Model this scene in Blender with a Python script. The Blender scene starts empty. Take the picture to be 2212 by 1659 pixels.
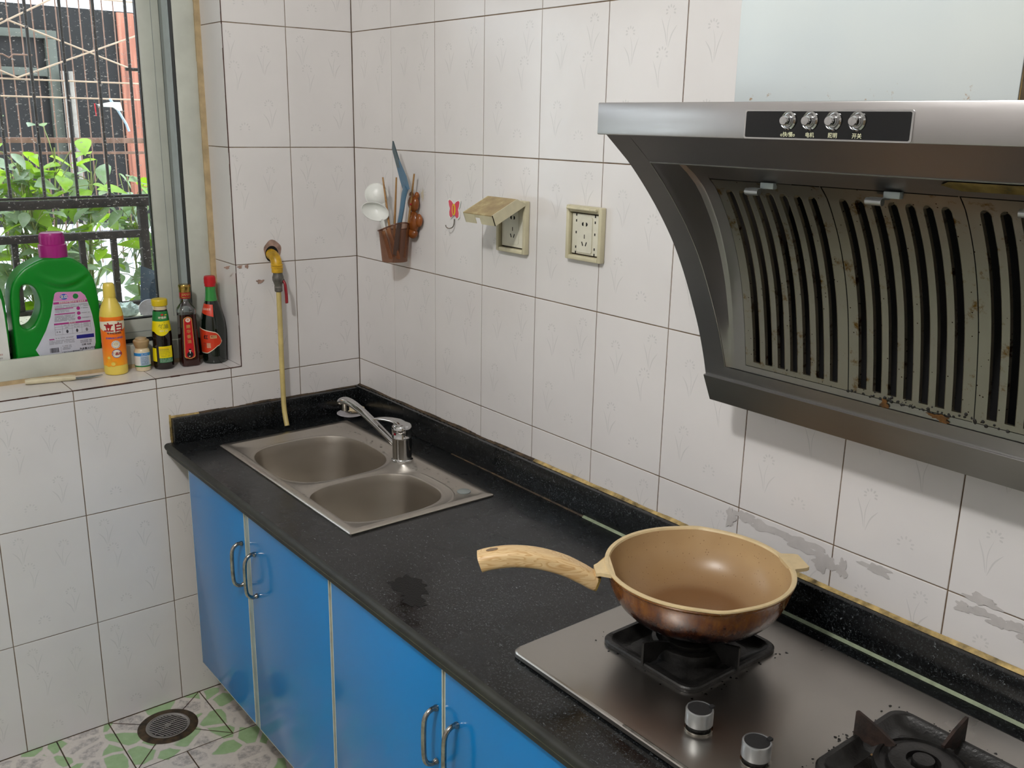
import bpy, bmesh, math, random
from mathutils import Vector, Matrix, noise
from mathutils.geometry import tessellate_polygon
random.seed(7)
S = bpy.context.scene
COL = S.collection

# ------------------------------------------------------------------ camera, world, lights, exposure
cam_d = bpy.data.cameras.new('camera')
cam_d.sensor_width = 36.0
cam_d.lens = 36.0 * 2053.5 / 2212.0
cam_d.clip_start = 0.02
cam = bpy.data.objects.new('camera', cam_d); COL.objects.link(cam)
cam.location = (2.3947, -1.3433, 1.5726)
cam.rotation_euler = (1.30296322, -0.01827094, 0.9002291)
S.camera = cam

world = bpy.data.worlds.new('overcast_sky'); S.world = world; world.use_nodes = True
bg = world.node_tree.nodes['Background']
bg.inputs[0].default_value = (0.86, 0.94, 1.0, 1)
bg.inputs[1].default_value = 4.0

S.view_settings.view_transform = 'Standard'
S.view_settings.look = 'None'
S.view_settings.gamma = 1.0
S.view_settings.use_curve_mapping = False
S.view_settings.exposure = 0.40
try:
    S.cycles.max_bounces = 10; S.cycles.diffuse_bounces = 5; S.cycles.glossy_bounces = 5
    S.cycles.transparent_max_bounces = 12; S.cycles.caustics_reflective = False; S.cycles.caustics_refractive = False
    S.cycles.sample_clamp_indirect = 6.0
except Exception:
    pass

LAMP = Vector((1.72, -1.62, 2.50))
ld = bpy.data.lights.new('bulb_light', 'POINT'); ld.energy = 50; ld.shadow_soft_size = 0.07; ld.color = (1.0, 0.983, 0.955)
lo = bpy.data.objects.new('bulb_light', ld); COL.objects.link(lo); lo.location = LAMP

# ------------------------------------------------------------------ materials
def lin(h):
    h = h.lstrip('#'); c = [int(h[i:i+2], 16) / 255 for i in (0, 2, 4)]
    return tuple(x / 12.92 if x <= .04045 else ((x + .055) / 1.055) ** 2.4 for x in c) + (1,)

class NT:
    def __init__(s, name):
        s.m = bpy.data.materials.new(name); s.m.use_nodes = True
        s.t = s.m.node_tree; s.b = s.t.nodes['Principled BSDF']; s.o = s.t.nodes['Material Output']
        s._co = None
    def n(s, typ, **kw):
        nd = s.t.nodes.new(typ)
        for k, v in kw.items():
            if k.startswith('i_'):
                k = k[2:]; k = int(k) if k.isdigit() else k.replace('_', ' ')
                nd.inputs[k].default_value = v
            else: setattr(nd, k, v)
        return nd
    def l(s, a, b): s.t.links.new(a, b)
    def co(s):
        if s._co is None: s._co = s.n('ShaderNodeNewGeometry').outputs['Position'] if False else s.n('ShaderNodeTexCoord').outputs['Object']
        return s._co
    def noise(s, scale, detail=3, rough=.55, vec=None, stretch=None):
        v = vec or s.co()
        if stretch:
            mp = s.n('ShaderNodeMapping'); mp.inputs['Scale'].default_value = stretch; s.l(v, mp.inputs[0]); v = mp.outputs[0]
        nd = s.n('ShaderNodeTexNoise'); nd.inputs['Scale'].default_value = scale; nd.inputs['Detail'].default_value = detail
        nd.inputs['Roughness'].default_value = rough; s.l(v, nd.inputs['Vector']); return nd.outputs['Fac']
    def ramp(s, fac, stops):
        r = s.n('ShaderNodeValToRGB'); s.l(fac, r.inputs[0])
        while len(r.color_ramp.elements) < len(stops): r.color_ramp.elements.new(.5)
        for e, (p, c) in zip(r.color_ramp.elements, stops):
            e.position = p; e.color = c if len(c) == 4 else tuple(c) + (1,)
        return r.outputs[0]
    def mix(s, fac, a, b, mode='MIX'):
        m = s.n('ShaderNodeMix', data_type='RGBA', blend_type=mode)
        for inp, v in ((m.inputs[0], fac), (m.inputs[6], a), (m.inputs[7], b)):
            if hasattr(v, 'links') or isinstance(v, bpy.types.NodeSocket): s.l(v, inp)
            else: inp.default_value = v
        return m.outputs[2]
    def math(s, op, a, b=None, c=None):
        m = s.n('ShaderNodeMath', operation=op)
        for i, v in enumerate((a, b, c)):
            if v is None: continue
            if isinstance(v, bpy.types.NodeSocket): s.l(v, m.inputs[i])
            else: m.inputs[i].default_value = v
        return m.outputs[0]
    def bump(s, h, strength=.2, dist=.001):
        b = s.n('ShaderNodeBump'); b.inputs['Strength'].default_value = strength; b.inputs['Distance'].default_value = dist
        s.l(h, b.inputs['Height']); s.l(b.outputs[0], s.b.inputs['Normal'])
    def set(s, **kw):
        for k, v in kw.items():
            inp = s.b.inputs[{'col': 'Base Color', 'rough': 'Roughness', 'metal': 'Metallic', 'coat': 'Coat Weight', 'trans': 'Transmission Weight',
                              'ior': 'IOR', 'spec': 'Specular IOR Level', 'aniso': 'Anisotropic', 'alpha': 'Alpha', 'coatr': 'Coat Roughness', 'sss': 'Subsurface Weight'}[k]]
            if isinstance(v, bpy.types.NodeSocket): s.l(v, inp)
            else: inp.default_value = v
        return s

def plain(name, hexc, rough=.5, metal=0, var=.06, scale=30, bump=0, **kw):
    a = NT(name); c = lin(hexc)
    if var:
        d = tuple(max(0, x * (1 - var * 2)) for x in c[:3]) + (1,); e = tuple(min(1, x * (1 + var)) for x in c[:3]) + (1,)
        f = a.noise(scale, 4); a.set(col=a.ramp(f, [(.3, d), (.7, e)]))
    else: a.set(col=c)
    a.set(rough=rough, metal=metal, **kw)
    if bump: a.bump(a.noise(scale * 4, 3), bump, .001)
    return a.m

M = {}
# glazed wall tile: warm white with faint clouding
def tile_mat(name, base, warm):
    a = NT(name)
    f = a.noise(5, 4); g = a.noise(60, 2)
    c = a.ramp(f, [(.3, lin(base)), (.7, lin(warm))])
    a.set(col=c, rough=a.ramp(g, [(.3, (.14,) * 3), (.7, (.22,) * 3)]), spec=.5)
    a.bump(a.noise(7, 2), .10, .004)
    return a.m
M['tile'] = tile_mat('glazed_white_tile', '#dbd8d7', '#e2dfde')
M['motif'] = plain('faint_flower_print', '#d2d0cf', .2, var=.02)
def grout():
    a = NT('stained_grout'); f = a.noise(9, 5, .7)
    a.set(col=a.ramp(f, [(.3, lin('#94887a')), (.5, lin('#74604b')), (.7, lin('#4a3524'))]), rough=.9); return a.m
M['grout'] = grout()
M['grout_dark'] = plain('dark_brown_grout', '#4a2c22', .8, var=.3, scale=25)
M['caulk'] = plain('yellowed_silicone', '#b39a62', .45, var=.38, scale=45, bump=.5)
M['caulk_dark'] = plain('mouldy_silicone', '#4a3a26', .6, var=.5, scale=40, bump=.4)
M['beige'] = plain('beige_sealant', '#b8a27c', .55, var=.12, scale=30, bump=.2)
M['plaster'] = plain('white_ceiling_paint', '#cdcbca', .8, var=.02)
M['stain'] = plain('damp_grey_stain', '#c3bfbd', .25, var=.06, scale=30)

def granite():
    a = NT('black_granite')
    co = a.co()
    fleck = a.ramp(a.noise(330, 2, .8), [(.555, (0, 0, 0)), (.64, (1, 1, 1))])
    fl2 = a.ramp(a.noise(150, 3, .9, stretch=(1, 1.6, 1)), [(.635, (0, 0, 0)), (.68, (1, 1, 1))])
    n1 = a.noise(18, 5, .7)
    base = a.ramp(n1, [(.35, lin('#090a0b')), (.6, lin('#0f1113')), (.75, lin('#181b1d'))])
    c = a.mix(a.math('MULTIPLY', fleck, .55), base, lin('#454a4d'))
    c = a.mix(a.math('MULTIPLY', fl2, .7), c, lin('#8b9296'))
    wet = a.noise(6, 4, .6)
    a.set(col=c, rough=a.ramp(wet, [(.4, (.30,) * 3), (.58, (.22,) * 3), (.68, (.08,) * 3)]), spec=.5)
    a.bump(a.noise(24, 5, .65), .28, .0012)
    return a.m
M['granite'] = granite()
M['cream_mark'] = plain('beige_sticker_mark', '#cdc4ae', .5, var=.05)
M['wetpatch'] = plain('wet_black_smear', '#060606', .35, var=.5, scale=90, bump=.9, spec=.25)
M['granite_edge'] = plain('worn_granite_edge', '#24251f', .55, var=.28, scale=22, bump=.2)
M['joint'] = plain('joint_line', '#6b6850', .6, var=.2)
M['greencaulk'] = plain('pale_green_caulk', '#8c987c', .5, var=.15, scale=60)

def steel(name, hexc, r0, r1, stretch=(2, 60, 60), dirt=None, an=.4):
    a = NT(name)
    f = a.noise(14, 4, .7, stretch=stretch); g = a.noise(6, 5, .65)
    c = a.ramp(g, [(.3, tuple(x * .93 for x in lin(hexc)[:3])), (.7, lin(hexc))])
    if dirt:
        d = a.noise(26, 6, .75); k = a.ramp(d, [(dirt[1], (0, 0, 0)), (dirt[1] + .1, (1, 1, 1))])
        c = a.mix(k, c, lin(dirt[0]))
        sp = a.n('ShaderNodeTexVoronoi'); sp.inputs['Scale'].default_value = 230; a.l(a.co(), sp.inputs['Vector'])
        se = a.n('ShaderNodeSeparateColor'); a.l(sp.outputs['Color'], se.inputs[0])
        dot = a.math('MULTIPLY', a.math('GREATER_THAN', se.outputs[0], .94), a.math('LESS_THAN', sp.outputs['Distance'], .22))
        c = a.mix(dot, c, lin('#2a1607'))
    a.set(col=c, metal=1, rough=a.ramp(f, [(.3, (r0,) * 3), (.7, (r1,) * 3)]), aniso=an)
    return a.m
M['steel'] = steel('brushed_steel', '#b6b3b2', .28, .36, (.3, 5, 5))
M['steel_sink'] = steel('satin_sink_steel', '#c4beb5', .33, .33, (.5, .5, .5), an=0)
M['steel_cook'] = steel('scratched_cooktop_steel', '#b6b2ac', .27, .31, (.6, .4, .6), an=0)
M['steel_hood'] = steel('hood_sheet_steel', '#9c9a9b', .30, .36, (.3, 4, 4))
M['filter'] = steel('greasy_filter_steel', '#97948c', .33, .40, (4, 4, 1), dirt=('#6a4e1c', .57), an=0)
M['filter_wall'] = steel('filter_slot_flange', '#c2bba8', .3, .38, (4, 4, 1), dirt=('#5c3812', .54), an=0)  # paler than the plates: lamp light on the flanges put into the colour
M['chrome'] = plain('polished_chrome', '#c9c9c9', .08, 1, var=.03)
M['chrome_worn'] = plain('worn_chrome', '#a9a69f', .16, 1, var=.25, scale=80)
M['gold'] = plain('gold_foil', '#b99a55', .25, 1, var=.1)
M['black'] = plain('matte_black', '#0c0c0c', .5, var=0)
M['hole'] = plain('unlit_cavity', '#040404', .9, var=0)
M['grease'] = plain('black_wet_grease', '#0a0805', .12, var=.3, scale=80, bump=.8)
M['iron'] = plain('cast_iron_enamel', '#1c1b1a', .35, var=.4, scale=60, bump=.5)
M['iron_rust'] = plain('rusty_cast_iron', '#2f211b', .6, var=.5, scale=60, bump=.6)
M['panelblack'] = plain('gloss_black_panel', '#07090b', .12, var=0)
M['print'] = plain('pale_print', '#c8c8a8', .5, var=0)
def blue():
    a = NT('blue_gloss_laminate'); f = a.noise(1.6, 2)
    a.set(col=a.ramp(f, [(.35, lin('#0072b6')), (.65, lin('#087cc4'))]), rough=.16, spec=.5)
    a.bump(a.noise(1.4, 1), .12, .02); return a.m
M['blue'] = blue()
M['edge'] = plain('pale_edge_band', '#c3c7bb', .4, var=.08)
M['post'] = plain('grey_blue_strip', '#8fa0a0', .4, var=.1)
M['board'] = plain('cabinet_chipboard', '#8a7a62', .8, var=.15)
M['duct'] = None
def duct():
    a = NT('pale_blue_painted_sheet'); co = a.co()
    sx = a.n('ShaderNodeSeparateXYZ'); a.l(co, sx.inputs[0])
    n = a.noise(60, 6, .7); low = a.ramp(sx.outputs[2], [(0.0, (1, 1, 1)), (.028, (0, 0, 0))])
    k = a.math('MULTIPLY', a.ramp(n, [(.62, (0, 0, 0)), (.68, (1, 1, 1))]), low)
    base = a.ramp(a.noise(5, 3), [(.3, lin('#c3cccf')), (.7, lin('#ccd3d2'))])
    a.set(col=a.mix(k, base, lin('#9a7440')), rough=.32); return a.m
M['duct'] = duct()
M['duct_side'] = plain('greasy_yellow_sheet', '#77602f', .4, var=.4, scale=20)
M['frame'] = plain('aged_window_frame', '#c4c7bd', .42, var=.05, scale=14)
M['frame_shade'] = plain('grey_track_and_shade', '#8b9290', .45, var=.06)
M['frame_alu'] = plain('pale_blue_track', '#b3bfc0', .4, var=.05)
M['rubber'] = plain('black_gasket', '#08080a', .5, var=0)
def glass():
    a = NT('dusty_window_glass'); t = a.t
    tr = a.n('ShaderNodeBsdfTransparent'); tr.inputs[0].default_value = (.96, .98, .97, 1)
    gl = a.n('ShaderNodeBsdfGlossy'); gl.inputs['Roughness'].default_value = .02
    fr = a.n('ShaderNodeFresnel'); fr.inputs[0].default_value = 1.4
    m1 = a.n('ShaderNodeMixShader'); a.l(fr.outputs[0], m1.inputs[0]); a.l(tr.outputs[0], m1.inputs[1]); a.l(gl.outputs[0], m1.inputs[2])
    df = a.n('ShaderNodeBsdfDiffuse'); df.inputs[0].default_value = (.8, .8, .78, 1)
    v = a.noise(200, 3, .7, stretch=(1, .5, 1)); w = a.noise(9, 2)
    k = a.ramp(v, [(.62, (0, 0, 0)), (.67, (.75,) * 3)])
    k2 = a.math('MULTIPLY', k, a.ramp(w, [(.3, (.4,) * 3), (.6, (1, 1, 1))]))
    k3 = a.math('ADD', k2, .02)
    m2 = a.n('ShaderNodeMixShader'); a.l(k3, m2.inputs[0]); a.l(m1.outputs[0], m2.inputs[1]); a.l(df.outputs[0], m2.inputs[2])
    a.l(m2.outputs[0], a.o.inputs[0]); return a.m
M['glass'] = glass()
def floor_mat():
    a = NT('green_pebble_floor_tile'); co = a.co()
    ns = a.n('ShaderNodeTexNoise'); ns.inputs['Scale'].default_value = 9; a.l(co, ns.inputs['Vector'])
    ad = a.n('ShaderNodeVectorMath', operation='MULTIPLY_ADD'); a.l(ns.outputs['Color'], ad.inputs[0]); ad.inputs[1].default_value = (.04, .04, 0); a.l(co, ad.inputs[2])
    v = a.n('ShaderNodeTexVoronoi', feature='DISTANCE_TO_EDGE'); v.inputs['Scale'].default_value = 15; a.l(ad.outputs[0], v.inputs['Vector'])
    c = a.n('ShaderNodeTexVoronoi'); c.inputs['Scale'].default_value = 15; a.l(ad.outputs[0], c.inputs['Vector'])
    sc = a.n('ShaderNodeSeparateColor'); a.l(c.outputs['Color'], sc.inputs[0])
    cell = a.ramp(v.outputs['Distance'], [(.07, (0, 0, 0)), (.10, (1, 1, 1))])
    pick = a.math('GREATER_THAN', sc.outputs[1], .30)
    k = a.math('MULTIPLY', cell, pick)
    green = a.ramp(a.noise(30, 4), [(.3, lin('#94b384')), (.7, lin('#a8c597'))])
    mar = a.ramp(a.noise(48, 5, .75), [(.40, lin('#a5a19e')), (.5, lin('#c0bab5')), (.62, lin('#d6d0ca'))])
    out = a.math('MULTIPLY', a.ramp(v.outputs['Distance'], [(.06, (1, 1, 1)), (.1, (0, 0, 0))]), .8)
    m2 = a.mix(out, mar, lin('#d9d3cb'))
    a.set(col=a.mix(k, m2, green), rough=.22); a.bump(v.outputs['Distance'], .25, .003); return a.m
M['floor'] = floor_mat()
M['concrete'] = plain('dirty_concrete', '#4c463b', .85, var=.35, scale=14, bump=.3)
def wood(name, a0, a1, a2, stretch=(3, 22, 22), rough=.45):
    a = NT(name); co = a.co(); mp = a.n('ShaderNodeMapping'); mp.inputs['Scale'].default_value = stretch; a.l(co, mp.inputs[0])
    n = a.n('ShaderNodeTexNoise'); n.inputs['Scale'].default_value = 3; n.inputs['Detail'].default_value = 3; n.inputs['Distortion'].default_value = 1.2; a.l(mp.outputs[0], n.inputs['Vector'])
    w = a.math('FRACT', a.math('MULTIPLY', n.outputs['Fac'], 9))
    a.set(col=a.ramp(w, [(0, lin(a0)), (.5, lin(a1)), (.95, lin(a2)), (1, lin(a0))]), rough=rough); return a.m
def handle_wood():
    a = NT('printed_wood_grain'); m1 = a.n('ShaderNodeMapping'); m1.inputs['Rotation'].default_value = (0, 0, math.radians(125.9)); a.l(a.co(), m1.inputs[0])
    m2 = a.n('ShaderNodeMapping'); m2.inputs['Scale'].default_value = (5, 34, 34); a.l(m1.outputs[0], m2.inputs[0])
    n = a.n('ShaderNodeTexNoise'); n.inputs['Scale'].default_value = 1.6; n.inputs['Detail'].default_value = 2; n.inputs['Distortion'].default_value = .6; a.l(m2.outputs[0], n.inputs['Vector'])
    w = a.math('FRACT', a.math('MULTIPLY', n.outputs['Fac'], 11))
    a.set(col=a.ramp(w, [(0, lin('#e4c797')), (.55, lin('#dfbf8d')), (.88, lin('#c99f6a')), (1, lin('#e0c190'))]), rough=.42); return a.m
M['wood_handle'] = handle_wood()
M['bamboo'] = wood('bamboo', '#b08a58', '#a37a48', '#8c6236', (30, 30, 3))
M['spoonwood'] = plain('pale_wood', '#c29a6e', .5, var=.15, scale=30)
def pan_in():
    a = NT('tan_speckled_nonstick')
    v = a.n('ShaderNodeTexVoronoi'); v.inputs['Scale'].default_value = 260; a.l(a.co(), v.inputs['Vector'])
    s = a.n('ShaderNodeSeparateColor'); a.l(v.outputs['Color'], s.inputs[0])
    k = a.math('MULTIPLY', a.math('GREATER_THAN', s.outputs[0], .88), a.math('LESS_THAN', v.outputs['Distance'], .25))
    base = a.ramp(a.noise(12, 3), [(.3, lin('#b09168')), (.7, lin('#ba9c72'))])
    sx = a.n('ShaderNodeSeparateXYZ'); a.l(a.co(), sx.inputs[0])
    br = a.ramp(sx.outputs[2], [(.006, lin('#a87a45')), (.045, (1, 1, 1))])
    base = a.mix(a.ramp(sx.outputs[2], [(.0075, (.95,) * 3), (.0120, (.62,) * 3), (.060, (0, 0, 0))]), base, lin('#76512f'))
    a.set(col=a.mix(a.math('MULTIPLY', k, .6), base, lin('#6b4a26')), rough=.33); return a.m
M['pan_in'] = pan_in()
M['pan_rim'] = plain('cream_pan_rim', '#d8c194', .4, var=.05, scale=60)
def pan_out():
    a = NT('burnt_brown_enamel')
    sx = a.n('ShaderNodeSeparateXYZ'); a.l(a.co(), sx.inputs[0])
    n = a.noise(16, 6, .72, stretch=(3, 3, .7)); n2 = a.noise(40, 5, .75)
    h = a.math('ADD', a.math('MULTIPLY', sx.outputs[2], 10), a.math('MULTIPLY', a.math('SUBTRACT', n, .5), 1.5))
    c = a.ramp(h, [(.12, lin('#0e0a0c')), (.26, lin('#261314')), (.42, lin('#4a2210')), (.60, lin('#753f12')), (.85, lin('#945a1c'))])
    c = a.mix(a.ramp(n2, [(.64, (0, 0, 0)), (.7, (.8,) * 3)]), c, lin('#1c0f08'))
    c = a.mix(a.ramp(a.noise(30, 4, .8), [(.72, (0, 0, 0)), (.74, (.9,) * 3)]), c, lin('#b59a68'))
    a.set(col=c, rough=a.ramp(n2, [(.3, (.16,) * 3), (.7, (.34,) * 3)]), coat=.35); a.bump(n2, .25, .001); return a.m
M['pan_out'] = pan_out()
# packaging
M['p_green'] = plain('green_plastic', '#00801f', .32, var=.05, scale=8)
M['p_magenta'] = plain('magenta_plastic', '#a01e78', .3, var=.04)
M['p_label'] = plain('silver_lilac_label', '#c3c6d2', .35, var=.03)
M['p_pink'] = plain('pink_print', '#d08bbd', .4, var=.05)
M['p_mag2'] = plain('magenta_print', '#a82f80', .4, var=0)
M['p_navy'] = plain('navy_print', '#1b1a7c', .4, var=0)
M['p_blue'] = plain('blue_print', '#2a55b0', .4, var=0)
M['p_lblue'] = plain('light_blue_print', '#1f83c8', .4, var=0)
M['ink'] = plain('dark_ink', '#3b3a44', .5, var=0)
M['ink2'] = plain('grey_ink', '#77757d', .5, var=0)
M['white'] = plain('white_plastic', '#e3e5e1', .35, var=.02)
M['paper'] = plain('white_paper_label', '#d9dad6', .5, var=.04)
M['yellow_soft'] = plain('milky_yellow_plastic', '#e3ca58', .35, var=.03, sss=.0)
M['orange'] = None
def orange():
    a = NT('orange_printed_film'); sx = a.n('ShaderNodeSeparateXYZ'); a.l(a.co(), sx.inputs[0])
    a.set(col=a.ramp(a.math('ADD', a.math('MULTIPLY', sx.outputs[2], 5), a.math('MULTIPLY', a.noise(30, 3), .08)), [(.18, lin('#f6a01c')), (.45, lin('#f0720a')), (.82, lin('#ef760f'))]), rough=.3); return a.m
M['orange'] = orange()
M['cream'] = plain('cream_print', '#e6dfc9', .4, var=.03)
M['red'] = plain('red_print', '#c01a22', .35, var=.04)
M['red_deep'] = plain('deep_red_print', '#a3101c', .35, var=.05)
M['gold_print'] = plain('gold_print', '#bf9350', .4, var=.05)
M['yellow'] = plain('yellow_print', '#e8d400', .4, var=.03)
M['lid_yellow'] = plain('yellow_lid', '#dcc01c', .3, var=.05)
M['gprint'] = plain('green_print', '#1c7a3a', .4, var=.04)
M['orange_fruit'] = plain('orange_fruit_print', '#f9a51c', .4, var=.1)
M['cork'] = plain('tan_plastic_cap', '#a98f67', .45, var=.08)
M['powder'] = plain('pale_spice_powder', '#d8c7a4', .7, var=.08, scale=200)
M['sauce'] = plain('dark_brown_sauce_glass', '#120805', .06, var=0, spec=.7)
M['oil'] = plain('reddish_brown_oil_glass', '#2c0a05', .06, var=0, spec=.7)
M['bgreen'] = None
def gl(name, hexc, rough=.05, ior=1.45, trans=1.0):
    a = NT(name); a.set(col=lin(hexc), rough=rough, trans=trans, ior=ior); return a.m
M['clearglass'] = gl('clear_bottle_glass', '#e8ecea')
M['greenglass'] = plain('green_bottle_glass', '#2f8a3c', .06, var=0, spec=.7)
M['darkgreenglass'] = plain('dark_green_bottle_glass', '#06120b', .05, var=0, spec=.8)
M['browncup'] = None
def browncup():
    a = NT('translucent_brown_plastic'); t = a.n('ShaderNodeBsdfTransparent'); t.inputs[0].default_value = (.74, .56, .46, 1)
    a.set(col=lin('#6b4a3c'), rough=.25); m = a.n('ShaderNodeMixShader'); m.inputs[0].default_value = .38
    a.l(t.outputs[0], m.inputs[1]); a.l(a.b.outputs[0], m.inputs[2]); a.l(m.outputs[0], a.o.inputs[0]); return a.m
M['browncup'] = browncup()
M['amber'] = plain('amber_brown_plastic', '#8a4c1e', .22, var=.2, scale=30)
M['knifeblue'] = plain('blue_grey_plastic', '#54748c', .35, var=.05)
M['knifesteel'] = plain('grey_blade_steel', '#6f7f86', .3, .8, var=.1)
M['cover_beige'] = plain('yellowed_socket_plastic', '#cbc4a6', .4, var=.06)
def grimy():
    a = NT('grimy_lid_top'); f = a.noise(22, 5, .7)
    a.set(col=a.ramp(f, [(.35, lin('#8e7a58')), (.55, lin('#a59268')), (.7, lin('#c3b88c'))]), rough=.5); return a.m
M['grimy'] = grimy()
M['socket'] = plain('off_white_socket', '#d8d5c4', .35, var=.05)
M['pink'] = plain('pink_red_plastic', '#d8475e', .35, var=.05)
M['brassy'] = plain('yellow_plastic_pipe', '#c59a1c', .35, var=.25, scale=50)
M['valve'] = plain('oxidised_grey_metal', '#6c6963', .45, .4, var=.3, scale=60, bump=.4)
M['redvinyl'] = plain('dark_red_vinyl_grip', '#8c1222', .25, var=.06)
M['hose'] = plain('aged_yellow_hose', '#cdb978', .35, var=.12, scale=25)
M['mortar'] = plain('pinkish_mortar', '#a5887a', .85, var=.2, scale=60, bump=.5)
# outdoors
M['grille'] = plain('rusty_black_iron', '#241c1a', .6, var=.5, scale=60)
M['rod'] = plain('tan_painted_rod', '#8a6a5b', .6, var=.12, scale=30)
M['rodlit'] = plain('lit_tan_rod', '#c2a892', .6, var=.1, scale=30)  # lit copy of the tan rod, daylight put into a paler colour
M['darkwall'] = plain('charcoal_wall', '#1b1b1d', .9, var=.15, scale=6)
M['plank'] = None
def plank():
    a = NT('faded_red_planks'); f = a.noise(4, 5, .6, stretch=(1, 14, .6))
    a.set(col=a.ramp(f, [(.3, lin('#6b4236')), (.5, lin('#955d4b')), (.7, lin('#ab7864'))]), rough=.8); return a.m
M['plank'] = plank()
M['extframe'] = plain('grey_green_frame', '#484d46', .6, var=.06)
M['pipe'] = plain('pale_pipe', '#8d8882', .5, var=.1)
M['ledge'] = plain('pale_outside_ledge', '#d8d4c0', .5, var=.08)
M['exttile'] = plain('white_outdoor_tile', '#dcdde4', .4, var=.03)
M['wire'] = plain('grey_joint', '#9a9aa4', .7, var=0)
M['soil'] = plain('garden_soil', '#4a4a38', .9, var=.3)
def leaf(name, c0, c1, tr, rough=.3):
    a = NT(name); f = a.noise(40, 3)
    c = a.ramp(f, [(.3, lin(c0)), (.7, lin(c1))]); a.set(col=c, rough=rough, spec=.6)
    t = a.n('ShaderNodeBsdfTranslucent'); t.inputs[0].default_value = lin(tr)
    m = a.n('ShaderNodeMixShader'); m.inputs[0].default_value = .45; a.l(a.b.outputs[0], m.inputs[1]); a.l(t.outputs[0], m.inputs[2]); a.l(m.outputs[0], a.o.inputs[0]); return a.m
M['leafA'] = leaf('whitish_sheen_leaf', '#93aa93', '#bccaba', '#8aa56a', .22)  # whitish sheen on the leaves put into the base colour
M['leafB'] = leaf('backlit_yellow_green_leaf', '#86b52a', '#a0c63c', '#a6cc28')  # light through backlit leaves put into a yellow-green colour
M['stem'] = plain('green_stem', '#8f9a58', .5, var=.1)
M['bag'] = plain('crumpled_clear_bag', '#bcd0c8', .12, var=.2, scale=60, bump=1.0)
M['bluesheet'] = plain('slate_blue_plastic', '#5b6a7c', .3, var=.08)
M['silverlid'] = plain('silvery_lid', '#c4c1c6', .3, var=.1)
def emis(name, col, st):
    a = NT(name); e = a.n('ShaderNodeEmission'); e.inputs[0].default_value = col; e.inputs[1].default_value = st; a.l(e.outputs[0], a.o.inputs[0]); return a.m

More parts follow.
